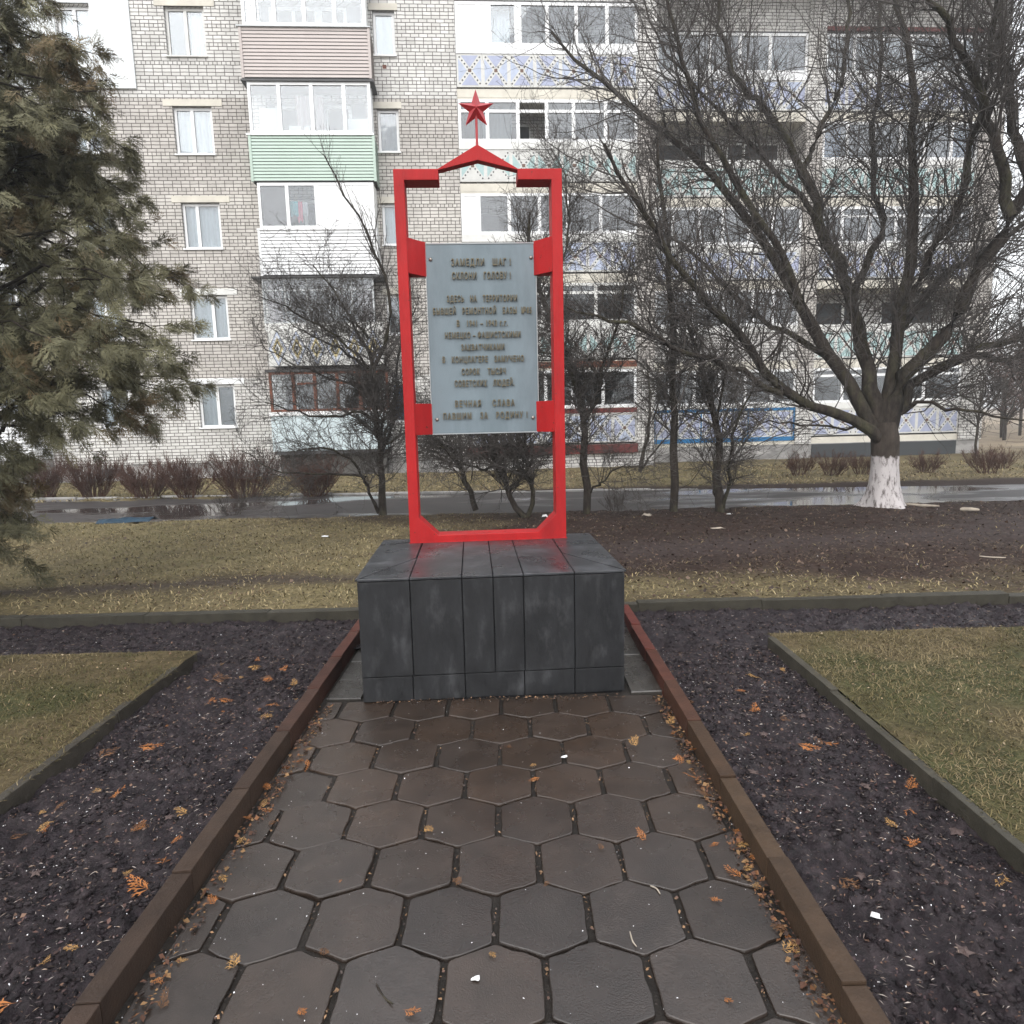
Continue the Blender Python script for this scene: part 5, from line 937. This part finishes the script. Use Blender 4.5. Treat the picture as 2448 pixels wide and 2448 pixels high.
K = 9; s = np.linspace(0, 1, K); droop = rng.uniform(0.15, 0.5, NB); z0 = zt + rng.uniform(-0.15, 0.35, NB) - 0.25 * rt
z0 = np.maximum(z0, 0.25)
P = np.zeros((NB, K, 3)); wig = rng.normal(scale=0.05, size=(NB, K, 3)); wig[:, 0] = 0
P[..., 0] = np.cos(az_)[:, None] * rt[:, None] * s; P[..., 1] = np.sin(az_)[:, None] * rt[:, None] * s; P[..., 2] = z0[:, None] + (zt - z0)[:, None] * s + (0.22 * rt)[:, None] * np.sin(s * np.pi) * 0.9
P += wig; Rb = (0.008 + 0.007 * rt)[:, None] * np.linspace(1, 0.2, K); tbg = TubeBag(); tbg.add(P, Rb, 6)
B1, R1 = grow(P, Rb, NB * 9, (0.30, 1.0), (25, 60), (0.22, 0.62), 0.5, 5, -0.10, 0.16, rng, 0.0022)
tbg.add(B1, R1, 4); tbg.build('branches', BARK, th)
# sprays hang from the branchlets
def pick(B, n, lo):
    M, K, _ = B.shape; i = rng.integers(0, M, n); t = rng.uniform(lo, 1, n) * (K - 1); k = np.clip(t.astype(int), 0, K - 2); f = (t - k)[:, None]; return B[i, k] * (1 - f) + B[i, k + 1] * f, nrm(B[i, k + 1] - B[i, k]), i
NS = 25000; O, T, ib = pick(B1, NS, 0.15); O2, T2, ib2 = pick(P, 1500, 0.75); O = np.concatenate([O, O2]); T = np.concatenate([T, T2])
rad = nrm(O * np.array([1, 1, 0])); D = nrm(T * 0.9 + rad * 0.35 + np.array([0, 0, -0.42]) + rng.normal(scale=0.42, size=O.shape)); Nn = nrm(rng.normal(scale=0.7, size=O.shape) + np.array([0, 0, 0.5]) + rad * 0.5)
S = rng.uniform(0.09, 0.20, len(O)); V, F, per = sprays(O, D, Nn, S, rng)
rr_ = np.linalg.norm(O[:, :2], axis=1) / np.maximum(np.interp(O[:, 2], ZR, RR), 0.3)
cl_ = fbm(O[:, 0] * 2.2 + 9, O[:, 2] * 2.2 + O[:, 1] * 1.3, 95)[:, None]; br_ = (fbm(O[:, 0] * 3 + 3, O[:, 2] * 3 - O[:, 1], 97) > 0.60)[:, None] * rng.random((len(O), 1))
c = np.array([0.138, 0.131, 0.076]) * (0.6 + 0.75 * cl_) * rng.uniform(0.7, 1.35, (len(O), 1)); c = c * (1 - 0.75 * br_) + np.array([0.19, 0.118, 0.060]) * 0.75 * br_
me = np_mesh('foliage', V, [F], np.repeat(c, per, 0)); link('foliage', me, THUJA, th)

# ------------------------------------------------------------------ grass
def blades(name, x0, x1, y0, y1, n, zf, dens, colf, ln, wd, flat=0.35, seed=1):
    rng = np.random.default_rng(seed); x = rng.uniform(x0, x1, n); y = rng.uniform(y0, y1, n)
    k = rng.random(n) < dens(x, y); x, y = x[k], y[k]; n = len(x); z = zf(x, y) - 0.004
    a = rng.uniform(0, 6.283, n); L = rng.uniform(ln[0], ln[1], n) * (0.65 + 0.8 * fbm(x * 4.0, y * 4.0, 153)); w_ = rng.uniform(wd[0], wd[1], n); e = rng.uniform(0.05, 1.0, n) ** 1.5 * (1.2 - flat)
    dx, dy = np.cos(a), np.sin(a); px, py = -dy * w_ / 2, dx * w_ / 2
    b = np.stack([x, y, z], -1); mid = b + np.stack([dx * L * 0.5 * np.cos(e), dy * L * 0.5 * np.cos(e), L * 0.5 * np.sin(e) + 0.004], -1); tip = mid + np.stack([dx * L * 0.5, dy * L * 0.5, L * 0.5 * np.sin(e * 0.4 - 0.15)], -1)
    p = np.stack([px, py, 0 * px], -1); V = np.stack([b - p, b + p, mid + p * 0.8, mid - p * 0.8, tip], 1); i = np.arange(n)[:, None] * 5
    F4 = i + np.array([[0, 1, 2, 3]]); F3 = i + np.array([[3, 2, 4]]); c = np.repeat(colf(x, y, rng), 5, 0)
    return tag(link(name, np_mesh(name, V.reshape(-1, 3), [F4, F3], c), BLADE), kind='stuff')
def bc(pal, patch):
    pal = np.array(pal)
    def f(x, y, rng):
        w_ = fbm(x * patch, y * patch, 131); i = np.clip((w_ + rng.normal(0, 0.16, len(x))) * len(pal) * 1.0, 0, len(pal) - 1).astype(int); return pal[i] * rng.uniform(0.65, 1.4, (len(x), 1))
    return f
LP = [(0.045, 0.045, 0.018), (0.068, 0.062, 0.026), (0.100, 0.081, 0.039), (0.14, 0.110, 0.058), (0.19, 0.15, 0.086)]
BP = [(0.104, 0.095, 0.044), (0.148, 0.127, 0.063), (0.21, 0.168, 0.088), (0.275, 0.222, 0.125), (0.14, 0.096, 0.058)]
one = lambda x, y: 0.30 + 0.70 * sstep(0.33, 0.52, fbm(x * 3.1, y * 3.1, 151))
blades('grass', 1.752, 5.4, 1.6, 4.44, 85000, lawn_z, one, bc(LP, 1.6), (0.018, 0.052), (0.0022, 0.0048), seed=2)
blades('grass', -5.0, -2.15, 1.9, 4.32, 62000, lawn_z, one, bc(LP, 1.6), (0.018, 0.052), (0.0022, 0.0048), seed=3)
blades('grass', -9.5, 9.5, 5.33, 11.3, 120000, gz, lambda x, y: np.clip(zone(x, y) * 1.0, 0.03, 1), bc(BP, 0.8), (0.03, 0.075), (0.005, 0.011), seed=4)
blades('grass', -9.0, 9.0, 5.33, 11.2, 60000, gz, lambda x, y: np.clip(0.85 - zone(x, y), 0, 1) * (1 - 0.85 * trail(x, y)) * (x > -4) * np.clip(sstep(9.5, 6.0, y) + 0.25, 0, 1) * (0.35 + 0.9 * (fbm(x * 2.2, y * 2.2, 141) > 0.5)), bc([(0.058, 0.041, 0.031), (0.082, 0.058, 0.041), (0.109, 0.078, 0.051), (0.143, 0.109, 0.075)], 0.9), (0.03, 0.08), (0.004, 0.010), 0.6, seed=5)
blades('grass', -14, 16, 14.7, 21.5, 46000, gz, lambda x, y: zone(x, y) * 0.9, bc(BP, 0.5), (0.06, 0.14), (0.012, 0.025), seed=6)

# ------------------------------------------------------------------ crumbs, chips and leaf scraps that nobody could count
def chips(name, boxes, zf, pal, size, seed, lift=0.004, curl=0.5, thin=1.0):
    rng = np.random.default_rng(seed); X = []; Y = []
    for x0, x1, y0, y1, n in boxes: X.append(rng.uniform(x0, x1, n)); Y.append(rng.uniform(y0, y1, n))
    x = np.concatenate(X); y = np.concatenate(Y); n = len(x); z = zf(x, y) + lift; L = rng.uniform(size[0], size[1], n) * rng.uniform(0.5, 1, n); W_ = L * rng.uniform(0.25, 0.8, n) * thin
    a = rng.uniform(0, 6.283, n); d = np.stack([np.cos(a), np.sin(a), rng.normal(0, curl * 0.5, n)], -1); s_ = np.stack([-np.sin(a), np.cos(a), rng.normal(0, curl, n)], -1); o = np.stack([x, y, z], -1)
    up = np.array([0, 0, 1.0]) * (L * curl * 0.35)[:, None]
    V = np.stack([o - d * (L / 2)[:, None], o + s_ * (W_ / 2)[:, None] + up, o + d * (L / 2)[:, None], o - s_ * (W_ / 2)[:, None] + up * 0.3], 1).reshape(-1, 3)
    i = np.arange(n)[:, None] * 4; pal = np.array(pal); c = pal[rng.integers(0, len(pal), n)] * rng.uniform(0.7, 1.3, (n, 1))
    return tag(link(name, np_mesh(name, V, [i + np.array([[0, 1, 2]]), i + np.array([[0, 2, 3]])], np.repeat(c, 4, 0)), CHIP), kind='stuff')
soilb = lambda n: [(-2.12, -1.2, 1.3, 4.4, int(n * .36)), (0.93, 1.72, 1.3, 4.4, int(n * .32)), (-5, -1.2, 4.4, 5.15, int(n * .16)), (0.95, 5.5, 4.45, 5.15, int(n * .16))]
chips('soil_litter', soilb(9000), soil_z, [(0.079, 0.043, 0.036), (0.054, 0.032, 0.029), (0.108, 0.068, 0.050), (0.065, 0.043, 0.047), (0.144, 0.086, 0.061)], (0.004, 0.022), 201)
chips('soil_litter', soilb(9500), lambda x, y: soil_z(x, y) + 0.008, [(0.20, 0.155, 0.13), (0.13, 0.10, 0.10), (0.28, 0.21, 0.16), (0.09, 0.068, 0.072), (0.34, 0.30, 0.27)], (0.010, 0.030), 208, curl=0.35, thin=0.16)
chips('sleet_grains', soilb(1900), lambda x, y: soil_z(x, y) + 0.002, [(0.72, 0.72, 0.74), (0.55, 0.53, 0.52)], (0.003, 0.009), 202, curl=0.7)
chips('sleet_grains', [(-1.1, 0.85, 1.2, 3.6, 320)], lambda x, y: 0 * x + 0.002, [(0.7, 0.7, 0.72)], (0.003, 0.008), 203, 0.002)
chips('joint_litter', [(-1.11, -1.03, 1.2, 3.6, 700), (0.775, 0.84, 1.2, 3.6, 900)], lambda x, y: 0 * x + 0.002, [(0.086, 0.040, 0.025), (0.144, 0.065, 0.029), (0.058, 0.036, 0.029), (0.187, 0.108, 0.050)], (0.006, 0.03), 204)
JB = []
for j in range(0, 8):
    yc = 3.262 - 0.265 * j; sh = 0.0 if j % 2 == 0 else 0.15
    for i in range(-4, 4):
        xj = 0.066 + 0.3 * i + sh
        if -1.08 < xj < 0.82: JB.append((xj - 0.008, xj + 0.008, yc - 0.085, yc + 0.085, 9))
chips('joint_litter', JB, lambda x, y: 0 * x - 0.004, [(0.10, 0.06, 0.045), (0.15, 0.09, 0.05), (0.06, 0.045, 0.04), (0.22, 0.13, 0.07)], (0.006, 0.020), 209)
chips('leaf_litter', [(-1.0, 9.5, 5.4, 11.1, 11000), (-6, -1, 9.0, 11.2, 900), (-5, -1, 5.4, 9, 700)], gz, [(0.054, 0.032, 0.025), (0.079, 0.050, 0.036), (0.040, 0.027, 0.024), (0.115, 0.079, 0.058)], (0.015, 0.055), 205, 0.008)
chips('sleet_grains', [(-8, 9, 5.4, 11, 420)], gz, [(0.65, 0.64, 0.63), (0.4, 0.37, 0.34)], (0.008, 0.022), 206, 0.012)
chips('lawn_litter', [(1.85, 5, 1.7, 4.4, 900), (-4.5, -2.2, 2, 4.3, 700)], lambda x, y: lawn_z(x, y) + 0.012, [(0.32, 0.25, 0.17), (0.12, 0.07, 0.045), (0.22, 0.15, 0.09)], (0.006, 0.024), 207)

def clods(name, boxes, zf, size, seed):
    rng = np.random.default_rng(seed); X = []; Y = []
    for x0, x1, y0, y1, n in boxes: X.append(rng.uniform(x0, x1, n)); Y.append(rng.uniform(y0, y1, n))
    x = np.concatenate(X); y = np.concatenate(Y); k = fbm(x * 5, y * 5, seed) > 0.42; x, y = x[k], y[k]; n = len(x); r = size[0] + (size[1] - size[0]) * rng.random(n) ** 2.2
    U = np.array([(1, 0, 0), (-1, 0, 0), (0, 1, 0), (0, -1, 0), (0, 0, 1), (0, 0, -1), (.6, .6, .55), (-.6, .6, .5), (-.6, -.6, .55), (.6, -.6, .5)], float); Fc = np.array([(0, 6, 4), (6, 2, 4), (2, 7, 4), (7, 1, 4), (1, 8, 4), (8, 3, 4), (3, 9, 4), (9, 0, 4), (0, 5, 6), (6, 5, 2), (2, 5, 7), (7, 5, 1), (1, 5, 8), (8, 5, 3), (3, 5, 9), (9, 5, 0)])
    a = rng.uniform(0, 6.283, n); P = U[None] * rng.uniform(0.65, 1.3, (n, 10, 1)) * rng.uniform(0.7, 1.3, (n, 1, 3)) * np.array([1, 1, 0.62]); c_, s_ = np.cos(a)[:, None], np.sin(a)[:, None]
    V = np.stack([P[..., 0] * c_ - P[..., 1] * s_, P[..., 0] * s_ + P[..., 1] * c_, P[..., 2]], -1) * r[:, None, None] + np.stack([x, y, zf(x, y) + r * 0.15], -1)[:, None, :]
    return tag(link(name, np_mesh(name, V.reshape(-1, 3), [(np.arange(n)[:, None, None] * 10 + Fc[None]).reshape(-1, 3)]), SOIL, smooth=True), kind='stuff')
clods('soil_clods', soilb(17000), soil_z, (0.003, 0.016), 231)
chips('joint_litter', [(-0.86, 0.62, 3.585, 3.635, 260)], lambda x, y: 0 * x + 0.003, [(0.12, 0.07, 0.05), (0.08, 0.055, 0.04), (0.2, 0.12, 0.07)], (0.006, 0.022), 233)
# ------------------------------------------------------------------ fallen orange thuja sprays, leaves, paper, sticks
def flat_spray(seed, S, m):
    rng = np.random.default_rng(seed); parts = []; o = np.zeros((1, 3)); D = np.array([[1.0, 0, 0]]); N_ = np.array([[0, 0, 1.0]]); V, F, _ = sprays(o, D, N_, np.array([S]), rng, 0.06, 0.045, 6)
    V = V.copy(); V[:, 2] = V[:, 2] * 0.5 + 0.010 + 0.012 * np.sin(V[:, 0] * 40 + seed) * (V[:, 0] / S) + 0.05 * np.abs(V[:, 1]) + rng.uniform(0, 0.002, len(V))
    V[:, 2] = np.clip(V[:, 2], 0.003, 0.028)
    return np_mesh('fallen_spray', V, [F])
SPR = [flat_spray(300 + i, 0.06 + 0.012 * (i % 4), None) for i in range(9)]
for i, me_ in enumerate(SPR): me_.materials.append((ORANGE, TAN, BROWNSP)[i % 3])
def put_spray(x, y, z, lab, grp, sc=None):
    i = int(RNG.choice(9, p=[.17, .10, .09, .17, .09, .06, .17, .09, .06])); o = bpy.data.objects.new('fallen_spray', SPR[i]); COL.objects.link(o); s = (sc or RNG.uniform(0.35, 1.05)) * 1.25; o.location = (x, y, z); o.scale = (s, s * RNG.uniform(0.6, 1.1), s); o.rotation_euler = (RNG.normal(0, .18), RNG.normal(0, .18), RNG.uniform(0, 6.28)); tag(o, lab, 'spray', grp)
for i in range(64):
    x, y = RNG.uniform(-2.05, -1.22), 1.45 + 2.9 * RNG.random() ** 1.6; put_spray(x, y, float(soil_z(np.array(x), np.array(y))) + 0.002, 'fallen orange thuja spray lying on the dark soil left of the path', 'orange sprays on the left soil bed')
for i in range(26):
    x, y = RNG.uniform(0.95, 1.68), 1.4 + 2.6 * RNG.random() ** 1.4; put_spray(x, y, float(soil_z(np.array(x), np.array(y))) + 0.002, 'fallen orange thuja spray lying on the dark soil right of the path', 'orange sprays on the right soil bed')
for i in range(22):
    y = RNG.uniform(1.4, 3.2); put_spray(RNG.uniform(-1.10, -1.0), y, 0.0, 'fallen orange thuja spray caught against the left path kerb', 'orange sprays along the left kerb', RNG.uniform(.35, .7))
for i in range(24):
    y = RNG.uniform(1.4, 3.4); put_spray(RNG.uniform(0.75, 0.83), y, 0.0, 'fallen orange thuja spray caught against the right path kerb', 'orange sprays along the right kerb', RNG.uniform(.35, .8))
for x, y, s in ((-0.33, 1.60, .75), (-0.60, 1.79, .5), (-0.38, 2.42, .4), (0.08, 2.88, .6), (0.10, 2.76, .5), (-0.05, 3.03, .5), (0.10, 2.10, .4), (-0.65, 2.1, .4), (0.30, 2.25, .45), (-0.62, 1.62, .5), (-0.10, 1.80, .35), (0.55, 1.62, .4), (0.48, 2.3, .6), (-0.2, 2.1, .35), (0.62, 2.0, .4), (-0.85, 1.75, .6)):
    put_spray(x, y, 0.001, 'fallen orange thuja spray lying out on the wet paving slabs', 'orange sprays on the paving', s)
# a greyish tuft of thuja on the paving
t_ = flat_spray(333, 0.06, None); t_.name = 'thuja_tuft'; t_.materials.append(TAN)
o = bpy.data.objects.new('thuja_tuft', t_); COL.objects.link(o); o.location = (0.545, 3.02, 0.004); o.rotation_euler = (0.3, -0.5, 0.7); tag(o, 'small tan dried thuja tuft on the paving near the right kerb', 'twig')
def scrap(name, pts, z, m, lab, cat, bulge=0.012, grp=None):
    bm = bmesh.new(); n = len(pts); cx_ = sum(p[0] for p in pts) / n; cy_ = sum(p[1] for p in pts) / n; rg = random.Random(int(cx_ * 1000)); c = bm.verts.new((0, 0, bulge))
    r1 = [bm.verts.new(((p[0] - cx_) * .55, (p[1] - cy_) * .55, bulge * rg.uniform(.2, 1.3))) for p in pts]; r2 = [bm.verts.new((p[0] - cx_, p[1] - cy_, bulge * rg.uniform(-.1, .9))) for p in pts]
    for i in range(n): bm.faces.new((c, r1[i], r1[(i + 1) % n])); bm.faces.new((r1[i], r2[i], r2[(i + 1) % n], r1[(i + 1) % n]))
    me = bpy.data.meshes.new(name); bm.to_mesh(me); bm.free(); o = link(name, me, m); o.location = (cx_, cy_, z); so = o.modifiers.new('thick', 'SOLIDIFY'); so.thickness = 0.0012; tag(o, lab, cat, grp); return o
def blob(x, y, r, k=7, sq=0.7): return [(x + r * random.uniform(.6, 1.2) * math.cos(a * 6.283 / k), y + r * sq * random.uniform(.6, 1.2) * math.sin(a * 6.283 / k)) for a in range(k)]
Zs = lambda x, y: float(soil_z(np.array(x), np.array(y))) + 0.006
Zg = lambda x, y: float(gz(np.array(x), np.array(y))) + 0.006
scrap('paper_scrap', blob(1.115, 1.89, .024), Zs(1.115, 1.89), PAPER, 'crumpled white paper scrap on the soil right of the path', 'litter')
scrap('paper_scrap', blob(-0.135, 1.70, .015), 0.002, PAPER, 'small white paper scrap on a paving slab near the camera', 'litter', .006)
scrap('paper_scrap', blob(0.22, 2.945, .02), 0.002, PAPER, 'small white paper scrap on the paving in front of the plinth', 'litter', .006)
scrap('paper_scrap', blob(3.42, 10.35, .05), Zg(3.42, 10.35), PAPER, 'white paper scrap on the brown earth right of the dark split tree', 'litter')
scrap('paper_scrap', blob(2.1, 10.2, .10, 8, .5), Zg(2.1, 10.2), WOODL, 'pale crumpled scrap on the brown earth below the straight tree', 'litter', .04)
scrap('paper_scrap', blob(0.5, 10.3, .07), Zg(0.5, 10.3), PAPER, 'white crumpled scrap at the foot of the trees seen through the frame', 'litter', .06)
scrap('paper_scrap', blob(-2.6, 9.1, .06), Zg(-2.6, 9.1), PAPER, 'white scrap on the grass left of the red frame', 'litter')
scrap('paper_scrap', blob(4.55, 5.0, .028), Zs(4.55, 5.0), PAPER, 'white scrap on the soil strip by the far kerb at the right', 'litter')
scrap('bark_piece', blob(2.8, 9.0, .13, 8, .3), Zg(2.8, 9.0), WOODL, 'flat pale bark piece on the earth in front of the straight tree', 'litter', .02)
for i, (x, y, r) in enumerate(((1.66, 2.33, .034), (1.63, 1.52, .03), (1.30, 1.75, .022), (1.18, 2.1, .02), (1.47, 2.62, .02), (1.04, 2.75, .02), (-1.6, 1.62, .03), (-1.75, 2.2, .02), (-1.42, 2.5, .018), (1.5, 3.3, .018), (1.22, 3.1, .02), (1.1, 1.5, .022))):
    pts = [(x + r * (1.25 if k % 2 == 0 else .62) * math.cos(k * 6.283 / 10 + i), y + r * (1.25 if k % 2 == 0 else .62) * math.sin(k * 6.283 / 10 + i)) for k in range(10)]
    scrap('maple_leaf', pts, Zs(x, y) + .004, LEAF, 'dead brownish-purple lobed leaf on the soil bed beside the path', 'leaf', .008, 'dead lobed leaves on the soil')
def stick(name, a, b, r, m, lab, cat='stick'):
    p = resample([a, [(a[i] + b[i]) / 2 + random.uniform(-.01, .01) for i in range(3)], b], 8) ; c = p.mean(0); tb = TubeBag(); tb.add((p - c)[None], (r * np.array([.6, .95, 1, .9, 1, .85, .8, .5]))[None], 7); o = tb.build(name, m); o.location = c; tag(o, lab, cat)
stick('branch_piece', (6.46, 10.80, .02), (6.77, 10.42, .03), .026, WOODL, 'long pale broken branch lying right of the limewashed trunk')
stick('branch_piece', (6.85, 10.05, .03), (7.06, 9.93, .03), .032, WOODL, 'short pale thick branch piece farther right on the mud')
stick('twig', (5.0, 6.6, .06), (4.8, 6.7, .06), .008, WOODL, 'pale twig on the leafy ground behind the right kerb')
stick('twig', (0.335, 1.86, .006), (0.345, 1.80, .006), .0025, WOODL, 'thin pale twig on the paving at the lower right')
stick('twig', (0.44, 2.06, .006), (0.465, 2.02, .006), .0028, WOODL, 'thin pale twig on the paving close to the right kerb')
stick('twig', (-0.42, 1.69, .006), (-0.36, 1.62, .008), .003, BARK, 'dark forked twig beside the orange tuft on the paving')
# dark blue plastic thing lying on the grass by the lane
bm = bmesh.new(); bmesh.ops.create_grid(bm, x_segments=26, y_segments=12, size=0.5)
for v in bm.verts:
    x, y = v.co.x, v.co.y; v.co.z = 0.05 * (1 - (2 * y) ** 2) * (0.7 + 0.6 * float(fbm(np.array(x * 5), np.array(y * 5), 8))) + 0.05 * float(fbm(np.array(x * 11), np.array(y * 11), 9)) ; v.co.x = x * 0.86; v.co.y = y * 0.34 + 0.05 * math.sin(x * 5)
me = bpy.data.meshes.new('plastic_sheet'); bm.to_mesh(me); bm.free(); o = link('plastic_sheet', me, BLUER, smooth=True); o.location = (-6.45, 11.05, Zg(-6.45, 11.05)); so = o.modifiers.new('thick', 'SOLIDIFY'); so.thickness = 0.004; tag(o, 'crumpled dark blue plastic sheet on the grass beside the puddles', 'plastic sheet')

# ------------------------------------------------------------------ the damp, sleety air
hz = MB(); hz.box(-306, 306, -306, 606, -2.2, 16.6)
HZM = bpy.data.materials.new('damp_air'); HZM.use_nodes = True; n_ = HZM.node_tree.nodes; n_.remove(n_['Principled BSDF']); pv = n_.new('ShaderNodeVolumePrincipled')
pv.inputs['Color'].default_value = (0.93, 0.95, 0.97, 1); pv.inputs['Density'].default_value = 0.0022; pv.inputs['Anisotropy'].default_value = 0.2; HZM.node_tree.links.new(pv.outputs[0], n_['Material Output'].inputs['Volume'])
tag(hz.build('haze', HZM), kind='stuff')
